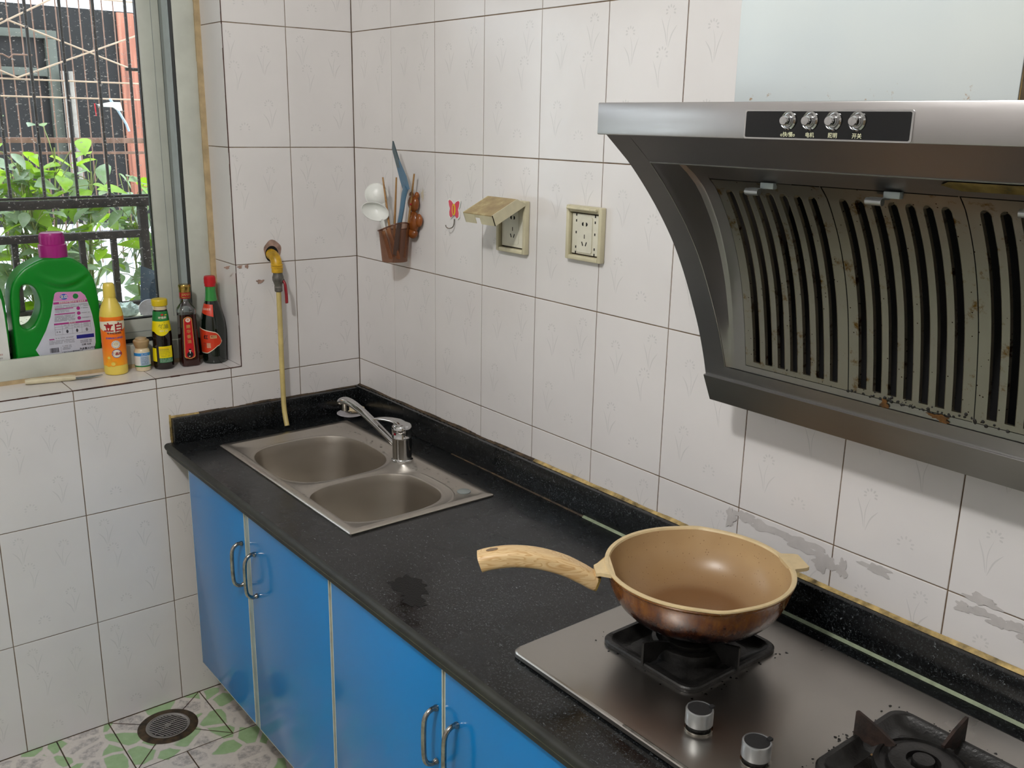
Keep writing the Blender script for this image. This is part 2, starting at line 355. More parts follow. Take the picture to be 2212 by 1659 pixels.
# ------------------------------------------------------------------ mesh builder
class MB:
    def __init__(s): s.v = []; s.f = []; s.mi = []; s.mats = []; s.X = Matrix.Identity(4)
    def m(s, mat):
        mat = M[mat] if isinstance(mat, str) else mat
        if mat not in s.mats: s.mats.append(mat)
        return s.mats.index(mat)
    def add(s, vs, fs, mat):
        k = len(s.v); i = s.m(mat)
        for v in vs: s.v.append(s.X @ Vector(v))
        for f in fs: s.f.append(tuple(k + q for q in f)); s.mi.append(i)
        return s
    def box(s, a, b, mat, ch=0.0):
        x0, x1 = sorted((a[0], b[0])); y0, y1 = sorted((a[1], b[1])); z0, z1 = sorted((a[2], b[2]))
        c = min(ch, (x1 - x0) * .45, (y1 - y0) * .45, (z1 - z0) * .45)
        if c <= 0:
            vs = [(x, y, z) for z in (z0, z1) for y in (y0, y1) for x in (x0, x1)]
            fs = [(0, 2, 3, 1), (4, 5, 7, 6), (0, 1, 5, 4), (2, 6, 7, 3), (0, 4, 6, 2), (1, 3, 7, 5)]
            return s.add(vs, fs, mat)
        bm = bmesh.new(); bmesh.ops.create_cube(bm, size=1)
        for v in bm.verts: v.co = Vector(((x0 + x1) / 2 + v.co.x * (x1 - x0), (y0 + y1) / 2 + v.co.y * (y1 - y0), (z0 + z1) / 2 + v.co.z * (z1 - z0)))
        bmesh.ops.bevel(bm, geom=list(bm.edges), offset=c, segments=2, profile=.5, affect='EDGES', clamp_overlap=True)
        bm.verts.index_update()
        s.add([v.co[:] for v in bm.verts], [tuple(v.index for v in f.verts) for f in bm.faces], mat); bm.free(); return s
    def grid(s, fn, us, vs, mat, closeu=False):
        nu, nv = len(us), len(vs)
        P = [fn(u, v) for v in vs for u in us]
        F = []
        for j in range(nv - 1):
            for i in range(nu - (0 if closeu else 1)):
                i2 = (i + 1) % nu
                F.append((j * nu + i, j * nu + i2, (j + 1) * nu + i2, (j + 1) * nu + i))
        return s.add(P, F, mat)
    def lathe(s, prof, mat, n=40, c=(0, 0, 0), cap0=True, cap1=True, ex=2.0, sx=1.0, sy=1.0, mats=None):
        """prof: list of (r, z); superellipse exponent ex"""
        P = []
        for r, z in prof:
            for k in range(n):
                t = 2 * math.pi * k / n; ct, st = math.cos(t), math.sin(t)
                q = (abs(ct) ** ex + abs(st) ** ex) ** (-1 / ex) if ex != 2 else 1
                P.append((c[0] + r * q * ct * sx, c[1] + r * q * st * sy, c[2] + z))
        F = []
        for j in range(len(prof) - 1):
            for k in range(n): F.append((j * n + k, j * n + (k + 1) % n, (j + 1) * n + (k + 1) % n, (j + 1) * n + k))
        if cap0: F.append(tuple(reversed(range(n))))
        if cap1: F.append(tuple((len(prof) - 1) * n + k for k in range(n)))
        return s.add(P, F, mat)
    def tube(s, pts, r, mat, n=10, cap=True, flat=None, up=None):
        pts = [Vector(p) for p in pts]; N = len(pts)
        rs = r if isinstance(r, (list, tuple)) else [r] * N
        P = []; ref = Vector(up) if up else None
        for i, p in enumerate(pts):
            d = (pts[min(i + 1, N - 1)] - pts[max(i - 1, 0)]).normalized()
            if ref is None:
                ref = Vector((0, 0, 1)) if abs(d.z) < .9 else Vector((1, 0, 0))
            a = d.cross(ref).normalized(); b = a.cross(d).normalized(); 
            if not up: ref = b
            rr = rs[i]; ra, rb = (rr if isinstance(rr, tuple) else (rr, rr))
            for k in range(n):
                t = 2 * math.pi * k / n; P.append(p + a * ra * math.cos(t) + b * rb * math.sin(t))
        F = [(j * n + k, (j + 1) * n + k, (j + 1) * n + (k + 1) % n, j * n + (k + 1) % n) for j in range(N - 1) for k in range(n)]
        if cap: F.append(tuple(range(n))); F.append(tuple(reversed([(N - 1) * n + k for k in range(n)])))
        return s.add(P, F, mat)
    def poly(s, pts, mat):
        tri = tessellate_polygon([[Vector(p) for p in pts]])
        return s.add(pts, [tuple(t) for t in tri], mat)
    def prism(s, pts2, z0, z1, mat, fn=None, ch=0):
        """extrude a 2D outline between z0 and z1, fn maps (a,b,z)->xyz"""
        fn = fn or (lambda a, b, z: (a, b, z)); n = len(pts2)
        area = sum(pts2[i][0] * pts2[(i + 1) % n][1] - pts2[(i + 1) % n][0] * pts2[i][1] for i in range(n))
        if area < 0: pts2 = pts2[::-1]
        tri = tessellate_polygon([[Vector((a, b, 0)) for a, b in pts2]])
        P = [fn(a, b, z0) for a, b in pts2] + [fn(a, b, z1) for a, b in pts2]
        F = [tuple(t) for t in tri] + [tuple(n + q for q in t) for t in tri]
        F += [(i, (i + 1) % n, n + (i + 1) % n, n + i) for i in range(n)]
        return s.add(P, F, mat)
    def text(s, body, fn, size, mat, cx=0, cy=0, bold=0.0, fine=True):
        vs, fs = text_mesh(body, bold, fine)
        s.add([fn(cx + x * size, cy + y * size) for x, y in vs], fs, mat); return s
    def build(s, name, parent=None, smooth=True, loc=None, angle=38, recalc=True, bevel=0):
        me = bpy.data.meshes.new(name)
        off = Vector(loc) if loc is not None else Vector((0, 0, 0))
        me.from_pydata([tuple(v - off) for v in s.v], [], s.f)
        for mt in s.mats: me.materials.append(mt)
        me.polygons.foreach_set('material_index', s.mi)
        me.update()
        if recalc:
            bm = bmesh.new(); bm.from_mesh(me)
            bmesh.ops.recalc_face_normals(bm, faces=list(bm.faces)); bm.to_mesh(me); bm.free()
        if smooth:
            me.polygons.foreach_set('use_smooth', [True] * len(me.polygons)); me.set_sharp_from_angle(angle=math.radians(angle))
        o = bpy.data.objects.new(name, me); COL.objects.link(o)
        if loc is not None: o.location = off
        if bevel:
            bv = o.modifiers.new('bevel', 'BEVEL'); bv.width = bevel; bv.segments = 2; bv.limit_method = 'ANGLE'; bv.angle_limit = math.radians(40)
        if parent is not None:
            o.parent = parent
            o.matrix_parent_inverse = parent.matrix_basis.inverted()
        return o

_tc = {}
def text_mesh(body, bold=0.0, fine=True):
    key = (body, bold, fine)
    if key in _tc: return _tc[key]
    c = bpy.data.curves.new('lettering_src', 'FONT'); c.body = body; c.align_x = 'CENTER'; c.align_y = 'CENTER'; c.resolution_u = 2; c.offset = bold
    o = bpy.data.objects.new('lettering_src', c); COL.objects.link(o)
    dg = bpy.context.evaluated_depsgraph_get(); e = o.evaluated_get(dg); me = e.to_mesh()
    vs = [(v.co.x, v.co.y) for v in me.vertices]; fs = [tuple(p.vertices) for p in me.polygons]
    e.to_mesh_clear(); bpy.data.objects.remove(o); bpy.data.curves.remove(c)
    if fine:      # split long edges so that lettering can bend round a bottle
        bm = bmesh.new(); bv = [bm.verts.new((x, y, 0)) for x, y in vs]
        for f in fs:
            try: bm.faces.new([bv[i] for i in f])
            except ValueError: pass
        for _ in range(3):
            bmesh.ops.triangulate(bm, faces=list(bm.faces)); lng = [e for e in bm.edges if e.calc_length() > .16]
            if not lng: break
            bmesh.ops.subdivide_edges(bm, edges=lng, cuts=1)
        bmesh.ops.triangulate(bm, faces=list(bm.faces)); bm.verts.index_update()
        vs = [(v.co.x, v.co.y) for v in bm.verts]; fs = [tuple(v.index for v in f.verts) for f in bm.faces]; bm.free()
    _tc[key] = (vs, fs); return vs, fs

def tag(o, label=None, cat=None, group=None, kind=None):
    if label: o['label'] = label
    if cat: o['category'] = cat
    if group: o['group'] = group
    if kind: o['kind'] = kind
    return o
def thing(name, loc, label, cat, group=None, rz=0):
    o = bpy.data.objects.new(name, None); COL.objects.link(o); o.location = loc; o.rotation_euler = (0, 0, rz); o.empty_display_size = .05
    return tag(o, label, cat, group)
def kids(o): return [c for c in bpy.data.objects if c.parent == o]
def copy_tree(o, parent=None):
    c = o.copy(); COL.objects.link(c)
    if parent: c.parent = parent
    for ch in kids(o): copy_tree(ch, c)
    return c
def interp(tab, z):
    tab = sorted(tab)
    if z <= tab[0][0]: return tab[0][1]
    if z >= tab[-1][0]: return tab[-1][1]
    for i in range(len(tab) - 1):
        (z0, y0), (z1, y1) = tab[i], tab[i + 1]
        if z0 <= z <= z1:
            zm, ym = tab[max(i - 1, 0)]; zn, yn = tab[min(i + 2, len(tab) - 1)]
            h = z1 - z0; m0 = (y1 - ym) / (z1 - zm) * h; m1 = (yn - y0) / (zn - z0) * h; t = (z - z0) / h
            return (2*t**3-3*t*t+1)*y0 + (t**3-2*t*t+t)*m0 + (-2*t**3+3*t*t)*y1 + (t**3-t*t)*m1
def linspace(a, b, n): return [a + (b - a) * i / (n - 1) for i in range(n)]
def smoothpts(ps, n=6):
    ps = [Vector(p) for p in ps]; out = []
    for i in range(len(ps) - 1):
        p0, p1, p2, p3 = ps[max(i-1, 0)], ps[i], ps[i+1], ps[min(i+2, len(ps)-1)]
        for k in range(n):
            t = k / n
            out.append(.5 * ((2*p1) + (p2-p0)*t + (2*p0-5*p1+4*p2-p3)*t*t + (-p0+3*p1-3*p2+p3)*t**3))
    out.append(ps[-1]); return out
def rrect(x0, x1, y0, y1, r, n=5):
    out = []
    for cx, cy, a0 in ((x1 - r, y1 - r, 0), (x0 + r, y1 - r, 90), (x0 + r, y0 + r, 180), (x1 - r, y0 + r, 270)):
        for k in range(n + 1):
            a = math.radians(a0 + 90 * k / n); out.append((cx + r * math.cos(a), cy + r * math.sin(a)))
    return out
def superell(cx, cy, a, b, ex, n):
    out = []
    for k in range(n):
        t = 2 * math.pi * k / n; ct, st = math.cos(t), math.sin(t)
        q = (abs(ct) ** ex + abs(st) ** ex) ** (-1 / ex); out.append((cx + a * q * ct, cy + b * q * st))
    return out
# ------------------------------------------------------------------ the room shell
GA, GW = 0.2009, 0.1983      # right wall: first joint, spacing
LA, LW = 0.1909, 0.1995      # left wall
EY, SZ = -0.3605, 0.9268     # window reveal corner, sill height
YL, XR, CH = -3.10, 3.80, 2.72
G = 0.0011                   # half joint

MOTIF = [(.30, .80, 0), (.72, .66, 1), (.28, .36, 2), (.62, .16, 1), (.80, .90, 2)]
def motif(mb, fn, w, h, u0, v0, cu0, cu1, cv0, cv1, flip):
    """a few faint printed flowers on stems; fn(u, v) -> point just above the glaze"""
    def blade(ps, wd):
        ps = smoothpts([(p[0], p[1], 0) for p in ps], 5)
        vs = []
        for i, p in enumerate(ps):
            d = (ps[min(i+1, len(ps)-1)] - ps[max(i-1, 0)]).normalized(); k = wd * math.sin(math.pi * (i + .5) / len(ps))
            vs += [(p.x - d.y * k, p.y + d.x * k), (p.x + d.y * k, p.y - d.x * k)]
        if any(not (cu0 < a < cu1 and cv0 < b < cv1) for a, b in vs): return
        mb.add([fn(a, b) for a, b in vs], [(2*i, 2*i+1, 2*i+3, 2*i+2) for i in range(len(ps) - 1)], 'motif')
    for fx, fy, kind in MOTIF:
        if flip: fx = 1 - fx
        x = u0 + fx * w; y = v0 + fy * h; s = .010 if kind != 1 else .012
        for k in range(7):
            a = math.radians(-20 + 220 * k / 6); cx, cy = x + s * math.cos(a), y + s * .9 * math.sin(a)
            if not (cu0 + .005 < cx < cu1 - .005 and cv0 + .005 < cy < cv1 - .005): continue
            pts = [(cx + .0032 * math.cos(a) * c1 - .0017 * math.sin(a) * s1, cy + .0032 * math.sin(a) * c1 + .0017 * math.cos(a) * s1) for c1, s1 in ((1, 0), (.5, .9), (-.5, .9), (-1, 0), (-.5, -.9), (.5, -.9))]
            mb.add([fn(p, q) for p, q in pts], [tuple(range(6))], 'motif')
        sg = 1 if kind == 0 else -1
        blade([(x, y - .006), (x + sg * .006, y - .030), (x + sg * .004, y - .060)], .0007)
        blade([(x + sg * .022, y - .010), (x + sg * .012, y - .034), (x + sg * .006, y - .058)], .0011)
        if kind != 1: blade([(x - sg * .016, y - .024), (x - sg * .004, y - .040), (x + sg * .003, y - .062)], .0012)

def tiles(mb, cells, fn, mat='tile', tile_h=.0008, floral=None):
    """cells: (u0,u1,v0,v1,gl,gr,gb,gt) tile rectangles with a half joint on each flagged side; fn(u, v, n) -> point"""
    for c in cells:
        u0, u1, v0, v1 = c[:4]; gl, gr, gb, gt = c[4:8]; T = .0009
        a0, a1, b0, b1 = u0 + G * gl, u1 - G * gr, v0 + G * gb, v1 - G * gt
        if a1 - a0 < .004 or b1 - b0 < .004: continue
        tx, ty = random.uniform(-1, 1) * .0004, random.uniform(-1, 1) * .0004
        def hgt(u, v): return tile_h + tx * (u - a0) / max(.1, a1 - a0) * 1.0 + ty * (v - b0) / max(.1, b1 - b0)
        inner = [(a0 + T * gl, b0 + T * gb), (a1 - T * gr, b0 + T * gb), (a1 - T * gr, b1 - T * gt), (a0 + T * gl, b1 - T * gt)]
        outer = [(a0, b0), (a1, b0), (a1, b1), (a0, b1)]
        vs = [fn(u, v, hgt(u, v)) for u, v in inner] + [fn(u, v, hgt(u, v) - .0005) for u, v in outer] + [fn(u, v, -.0010) for u, v in outer]
        fs = [(0, 1, 2, 3)] + [(i, (i+1) % 4, 4 + (i+1) % 4, 4 + i) for i in range(4)] + [(4 + i, 4 + (i+1) % 4, 8 + (i+1) % 4, 8 + i) for i in range(4)]
        mb.add(vs, fs, mat)
        if floral:
            W, H, U, V = (c[8:12] if len(c) > 8 else (u1 - u0, v1 - v0, u0, v0))
            motif(mb, lambda p, q: fn(p, q, hgt(p, q) + .00015), W, H, U, V, a0 + .002, a1 - .002, b0 + .002, b1 - .002, floral(U, V))

def lines(a, w, lo, hi):
    k = math.floor((lo - a) / w); out = []
    while a + w * k < hi - 1e-6:
        out.append((max(lo, a + w * k), min(hi, a + w * (k + 1)), a + w * k)); k += 1
    return [(p, q, o) for p, q, o in out if q - p > .002]
fl = lambda U, V: False

# right (cooker) wall, y = 0
mb = MB(); cells = []
for (u0, u1, uo) in lines(GA, GW, 0, XR):
    for (v0, v1, vo) in lines(0, .3, 0, CH):
        cells.append((u0, u1, v0, v1, 1, 1, 1, 1, GW, .3, uo, vo))
tiles(mb, cells, lambda u, v, n: (u, -n, v), floral=fl)
mb.box((-.28, 0.0008, -.02), (XR, .18, CH), 'grout')
# damp stains that have crept out of the lower joints
def blob(mb, fn, cx, cy, rx, ry, sd, mat='stain', amp=1.0):
    rnd = random.Random(sd); n = 40; ph = [rnd.uniform(0, 6) for _ in range(6)]
    pts = []
    for k in range(n):
        a = 2 * math.pi * k / n; r = 1 + amp * .22 * math.sin(3 * a + ph[0]) + amp * .16 * math.sin(5 * a + ph[1]) + .12 * math.sin(9 * a + ph[2]) + .07 * math.sin(14 * a + ph[3])
        pts.append((cx + rx * r * math.cos(a), cy + ry * r * math.sin(a)))
    mb.add([fn(cx, cy)] + [fn(p, q) for p, q in pts], [(0, 1 + i, 1 + (i + 1) % n) for i in range(n)], mat)
fwi = lambda i: (lambda u, v: (u, -.00165 - .00006 * i, v))
for i, (cx, cy, rx, ry) in enumerate([(1.405, .888, .022, .010), (1.45, .884, .04, .009), (1.525, .880, .045, .012), (1.575, .865, .022, .018), (1.375, .876, .010, .018), (1.61, .866, .010, .016),
                                      (1.67, .889, .026, .008), (1.815, .884, .014, .008), (1.845, .888, .02, .006), (1.868, .882, .016, .008), (1.89, .886, .018, .007), (1.91, .878, .014, .010), (1.84, .906, .025, .008)]):
    blob(mb, fwi(i), cx, cy, rx, ry, i)
blob(mb, fwi(0), .3445, 1.3935, .006, .012, 77, 'cream_mark')
o = tag(mb.build('wall_right', angle=25), kind='structure')

# left (window) wall, x = 0, running to -y (u = -y)
mb = MB(); cells = []
for (u0, u1, uo) in [(0, LA, LA - LW)] + lines(LA, LW, LA, -YL):
    for (v0, v1, vo) in lines(0, .3, 0, CH):
        T = (LW, .3, uo, vo)
        if v0 < 2.06 and v1 > SZ + .002 and u1 > -EY and u0 < 1.80:       # meets the window hole
            if u0 < -EY: cells.append((u0, -EY, v0, v1, 1, 0, 1, 1) + T)
            ul = max(u0, -EY)
            if v0 < SZ: cells.append((ul, u1, v0, SZ, ul == u0, 1, 1, 0) + T)
            if v1 > 2.06: cells.append((u0, u1, 2.06, v1, 1, 1, 0, 1) + T)
        else: cells.append((u0, u1, v0, v1, 1, 1, 1, 1) + T)
tiles(mb, cells, lambda u, v, n: (n, -u, v), floral=fl)
for b in [((-.3, 0, -.02), (-.0008, EY + .0008, CH)), ((-.3, EY + .0008, -.02), (-.0008, YL, SZ - .001)), ((-.3, EY + .0008, 2.06), (-.0008, YL, CH)), ((-.3, -1.80, SZ - .001), (-.0008, YL, 2.06))]:
    mb.box(b[0], b[1], 'grout')
# reveal tiles on the side of the recess, and the tiled sill
rc = [(0.0, .146, v0, v1, 0, 1, 1, 1) for (v0, v1, vo) in lines(0, .3, SZ, 2.06)]
tiles(mb, rc, lambda u, v, n: (-u, EY - n, v))
sc = [(u0, u1, 0, .146, u0 > .37, 1, 0, 0) for (u0, u1, uo) in lines(LA, LW, -EY, 1.8)]
tiles(mb, sc, lambda u, v, n: (-v, -u, SZ + n - .0005))
# dark joint along the sill nose and up the reveal corner
for k in range(60):
    y0 = EY - k * .024; w = random.uniform(.001, .0022)
    mb.box((-.001, y0, SZ - w), (.0016, y0 - .024, SZ + w * .5), 'grout_dark')
for k in range(40):
    z0 = SZ + k * .028; w = random.uniform(.0008, .0016)
    mb.box((-.001, EY + .0005, z0), (.0014, EY - w, z0 + .028), 'grout_dark')
# pinkish chips of mortar round the pipe joint
for y, z, rx, rz in [(-.385 + .0, 1.196, .007, .004), (-.372 + .022, 1.195, .006, .004), (-.331, 1.195, .005, .005), (-.296, 1.152, .010, .005)]:
    blob(mb, lambda u, v: (.0021, u, v), y, z, rx, rz, int(abs(y) * 1000), 'mortar')
o = tag(mb.build('wall_left', angle=25), kind='structure')

# the two walls behind the viewer, ceiling
mb = MB(); tiles(mb, [(u0, u1, v0, v1, 1, 1, 1, 1) for (u0, u1, _) in lines(.1, .2, 0, XR) for (v0, v1, _) in lines(0, .3, 0, CH)], lambda u, v, n: (u, YL + n, v)); mb.box((0, YL - .0008, 0), (XR, YL - .12, CH), 'grout')
tag(mb.build('wall_back', angle=25), kind='structure')
mb = MB(); dcells = [(u0, u1, v0, v1, 1, 1, 1, 1) for (u0, u1, _) in lines(0, .2, 0, -YL) for (v0, v1, _) in lines(0, .3, 0, CH) if not (u1 > 1.2 and u0 < 2.05 and v0 < 2.0)]
tiles(mb, dcells, lambda u, v, n: (XR - n, -u, v))
for b in [((XR + .0008, 0, 0), (XR + .12, -1.2, CH)), ((XR + .0008, -2.0, 0), (XR + .12, YL, CH)), ((XR + .0008, -1.2, 2.1), (XR + .12, -2.0, CH))]: mb.box(b[0], b[1], 'grout')
tag(mb.build('wall_front', angle=25), kind='structure')
mb = MB(); mb.box((XR + .03, -1.2, 0), (XR + .07, -2.0, 2.1), 'board'); mb.box((XR - .01, -1.2, 0), (XR + .1, -1.24, 2.1), 'frame'); mb.box((XR - .01, -1.96, 0), (XR + .1, -2.0, 2.1), 'frame'); mb.box((XR - .01, -1.2, 2.05), (XR + .1, -2.0, 2.1), 'frame')
tag(mb.build('door_1'), kind='structure')
mb = MB(); mb.box((-.3, .18, CH), (XR + .12, YL - .12, CH + .1), 'plaster')
tag(mb.build('ceiling'), kind='structure')

# floor: rows of quarter-metre tiles with hand-cut joints
mb = MB(); rows = [(0.0, .240, [0, .295, .542, .790, .920, 1.17, 1.42, 1.67, 1.92, 2.17, 2.42, 2.67, 2.92, 3.10])]
x = .240; k = 0
while x < XR:
    ys = [0] + [(.165 if k % 2 == 0 else .292) + .25 * i for i in range(13)]
    ys = [q for q in ys if q < 3.09] + [3.10]; rows.append((x, min(XR, x + .25), ys)); x += .25; k += 1
fc = [(x0, x1, a, b, 1, 1, 1, 1) for x0, x1, ys in rows for a, b in zip(ys, ys[1:])]
DR = (.108, -.668)
G_, G = G, .0016
tiles(mb, fc, lambda u, v, n: (u, -v, n - .0012), mat='floor')
G = G_
mb.box((0, 0, -.05), (XR, YL, -.0015), 'caulk_dark')
for ax, ay in [(.002, -.544), (.238, -.544), (.002, -.788), (.238, -.788)]:   # diagonal cuts towards the drain
    d = (Vector((ax, ay)) - Vector(DR)).normalized(); p = Vector(DR) + d * .07; n_ = Vector((-d.y, d.x)) * .0011
    mb.add([(ax + n_.x, ay + n_.y, .0004), (ax - n_.x, ay - n_.y, .0004), (p.x - n_.x, p.y - n_.y, .0004), (p.x + n_.x, p.y + n_.y, .0004)], [(0, 1, 2, 3)], 'grout_dark')
tag(mb.build('floor', angle=25), kind='structure')

# floor drain
t = thing('floor_drain', (DR[0], DR[1], .0005), 'round steel floor drain grate in a dark ring in the green tiled floor', 'floor drain')
mb = MB(); mb.lathe([(.077, .0004), (.076, .0010), (.056, .0008)], 'caulk_dark', 48, (*DR, 0), cap0=False, cap1=False); mb.build('mortar_ring', t)
mb = MB(); mb.lathe([(.056, .0004), (.056, .0028), (.0525, .0030), (.0505, .0016), (.046, .0016)], 'steel', 48, (*DR, 0), cap0=False, cap1=False); mb.build('rim', t)
mb = MB(); mb.lathe([(.0, .0006), (.05, .0006)], 'hole', 40, (*DR, 0), cap0=False, cap1=False)
ca, sa = math.cos(math.radians(28)), math.sin(math.radians(28))
for k in range(-6, 7):
    o_ = k * .0068; L = math.sqrt(max(0, .0475**2 - o_**2))
    c = [(-L, o_ - .0019), (L, o_ - .0019), (L, o_ + .0019), (-L, o_ + .0019)]
    mb.prism([(DR[0] + a * ca - b * sa, DR[1] + a * sa + b * ca) for a, b in c], .0008, .0030, 'steel')
c = [(-.0012, -.047), (.0012, -.047), (.0012, .047), (-.0012, .047)]
mb.prism([(DR[0] + a * ca - b * sa, DR[1] + a * sa + b * ca) for a, b in c], .0008, .0032, 'steel')
mb.build('grate', t)
mb = MB(); mb.lathe([(.008, .003), (.008, .0042), (.005, .0046), (.0035, .0038)], 'steel', 20, (*DR, 0)); mb.build('screw', t)

# ------------------------------------------------------------------ window
w = bpy.data.objects.new('window_1', None); COL.objects.link(w); tag(w, kind='structure')
YF = -.431
mb = MB()
mb.box((-.140, EY - .008, SZ - .002), (-.165, YF, 2.06), 'frame', .002)       # jamb face
mb.box((-.165, EY, SZ - .002), (-.30, YF + .003, 2.06), 'frame')
mb.box((-.142, YF + .0035, .99), (-.164, YF - .0012, 2.0), 'rubber')
mb.box((-.166, YF + .0035, .99), (-.208, YF - .002, 2.0), 'frame_alu')
mb.box((-.208, YF + .0035, .99), (-.236, YF + .0005, 2.0), 'frame_shade')  # grey strip paints the shade inside the jamb channel
mb.box((-.140, EY - .008, 2.0), (-.30, -1.80, 2.06), 'frame')
mb.box((-.140, -1.74, SZ), (-.30, -1.80, 2.06), 'frame')
mb.box((-.140, YF + .02, SZ + .010), (-.150, -1.76, .989), 'frame', .0015)    # raised inner lip
mb.box((-.150, YF + .02, SZ), (-.30, -1.76, .952), 'frame_shade')
mb.box((-.236, YF, .952), (-.30, -1.76, .972), 'frame')
mb.build('frame', w, angle=30)
mb = MB()
for (ya, yb) in ((EY, -1.76),):
    mb.box((-.1385, ya, SZ), (-.148, yb, SZ + .0105), 'beige')
mb.build('sill_sealant', w)
mb = MB(); zs = linspace(SZ, 2.06, 40)
for z0, z1 in zip(zs, zs[1:]):
    j = .0012 * noise.noise((z0 * 20, 0, 0)); mb.box((-.1335 + j, EY, z0), (-.1405, EY - .0155 - j, z1), 'beige')
mb.build('jamb_sealant', w)
mb = MB()
mb.box((-.236, YF, .972), (-.266, YF - .055, 2.0), 'frame', .0015)
mb.box((-.2355, YF - .0200, 1.035), (-.2365, YF - .0212, 2.0), 'frame_shade')
mb.box((-.236, YF - .05, .984), (-.266, -1.76, 1.036), 'frame', .0015)
mb.box((-.2352, YF - .055, 1.002), (-.2362, -1.76, 1.0035), 'frame_shade')
mb.box((-.236, -1.70, .972), (-.266, -1.76, 2.0), 'frame')
mb.box((-.236, -1.07, .972), (-.266, -1.13, 2.0), 'frame')
mb.box((-.236, YF, 1.95), (-.266, -1.76, 2.0), 'frame')
mb.box((-.240, YF, .968), (-.262, -1.76, .984), 'rubber')
mb.build('sash', w, angle=30)
mb = MB(); mb.box((-.244, YF - .054, 1.036), (-.262, -1.72, 1.0395), 'rubber'); mb.box((-.244, YF - .0535, 1.036), (-.262, YF - .0565, 1.95), 'rubber'); mb.build('gasket', w)
mb = MB(); mb.add([(-.252, YF - .05, 1.03), (-.252, -1.72, 1.03), (-.252, -1.72, 1.96), (-.252, YF - .05, 1.96)], [(0, 1, 2, 3)], 'glass'); mb.build('glass_pane', w, recalc=False)

# ------------------------------------------------------------------ counter
SX0, SX1, SY0, SY1 = .104, .790, -.4745, -.1035      # sink rim
t = thing('granite_countertop', (0, -.29, .72), 'black speckled granite countertop with a raised lip along both walls', 'countertop')
mb = MB(); xs = [0, SX0 + .012, SX1 - .012, 2.9]; ys = [-.018, SY1 - .012, SY0 + .012, -.572]
for i in range(3):
    for j in range(3):
        if i == 1 and j == 1: continue
        mb.box((xs[i], ys[j], .7345), (xs[i+1], ys[j+1], .75), 'granite')
prof = [(-.572, .75), (-.577, .7494), (-.581, .747), (-.583, .7435), (-.583, .739), (-.5815, .7355), (-.575, .7345)]
mb.grid(lambda u, v: (u, prof[v][0], prof[v][1]), [0, .7, 1.4, 2.1, 2.9], list(range(7)), 'granite_edge')
prof2 = [(-.575, .7345), (-.5775, .733), (-.5775, .722), (-.575, .719), (-.50, .719)]
mb.grid(lambda u, v: (u, prof2[v][0], prof2[v][1]), [0, .7, 1.4, 2.1, 2.9], list(range(5)), 'granite_edge')
mb.box((0, -.5782, .7340), (2.9, -.5810, .7349), 'joint')
for i, (x, y, rx, ry) in enumerate([(1.045, -.495, .042, .030), (1.095, -.517, .028, .018)]): blob(mb, lambda u, v: (u, v, .7503 + .0001 * i), x, y, rx, ry, 90 + i, 'wetpatch', .35)
mb.build('slab', t, angle=50, recalc=False)
mb = MB(); mb.box((.0, -.0015, .7505), (2.9, -.0195, .8205), 'granite', .0015); mb.build('upstand', t)
mb = MB(); mb.box((.0015, -.0195, .7505), (.0195, -.5605, .8175), 'granite', .0015); mb.build('upstand', t)
# sealant over the upstand: mouldy near the sink, yellow by the cooker
mb = MB(); N = 150
for k in range(N):
    x0 = 2.9 * k / N; q = noise.noise((x0 * 9, 3, 0)); h = .0030 + .0045 * q + .003 * min(1, x0 / 1.2)
    mt = 'caulk' if x0 > .80 + .1 * q else 'caulk_dark'
    mb.add([(x0, -.002, .8195), (x0 + .02, -.002, .8195), (x0 + .02, -.002, .8205 + h), (x0, -.002, .8205 + h), (x0, -.009, .8212), (x0 + .02, -.009, .8212)], [(4, 5, 2, 3), (0, 3, 4), (1, 5, 2)], mt)
for k in range(30):
    y0 = -.002 - .56 * k / 30; q = noise.noise((y0 * 12, 7, 0)); h = .004 + .003 * q; mt = 'caulk_dark' if k < 26 else 'caulk'
    mb.add([(.0022, y0, .817 + h), (.0022, y0 - .0187, .817 + h), (.008, y0 - .0187, .8178), (.008, y0, .8178)], [(0, 1, 2, 3)], mt)
for k in range(12):
    z0 = .826 - k * .0085; mb.box((.0022, -.5607, z0), (.0032, -.566 - .002 * noise.noise((z0 * 60, 1, 1)), z0 - .0087), 'caulk')
mb.build('wall_sealant', t, recalc=False)
mb = MB()
for x0, x1 in ((1.0, 2.9),):
    mb.add([(x0, -.0195, .7548), (x1, -.0195, .7548), (x1, -.0245, .7506), (x0, -.0245, .7506)], [(0, 1, 2, 3)], 'greencaulk')
mb.add([(.5, -.0195, .7528), (1.0, -.0195, .7536), (1.0, -.0225, .7506), (.5, -.0215, .7506)], [(0, 1, 2, 3)], 'caulk_dark')
mb.build('corner_sealant', t, recalc=False)

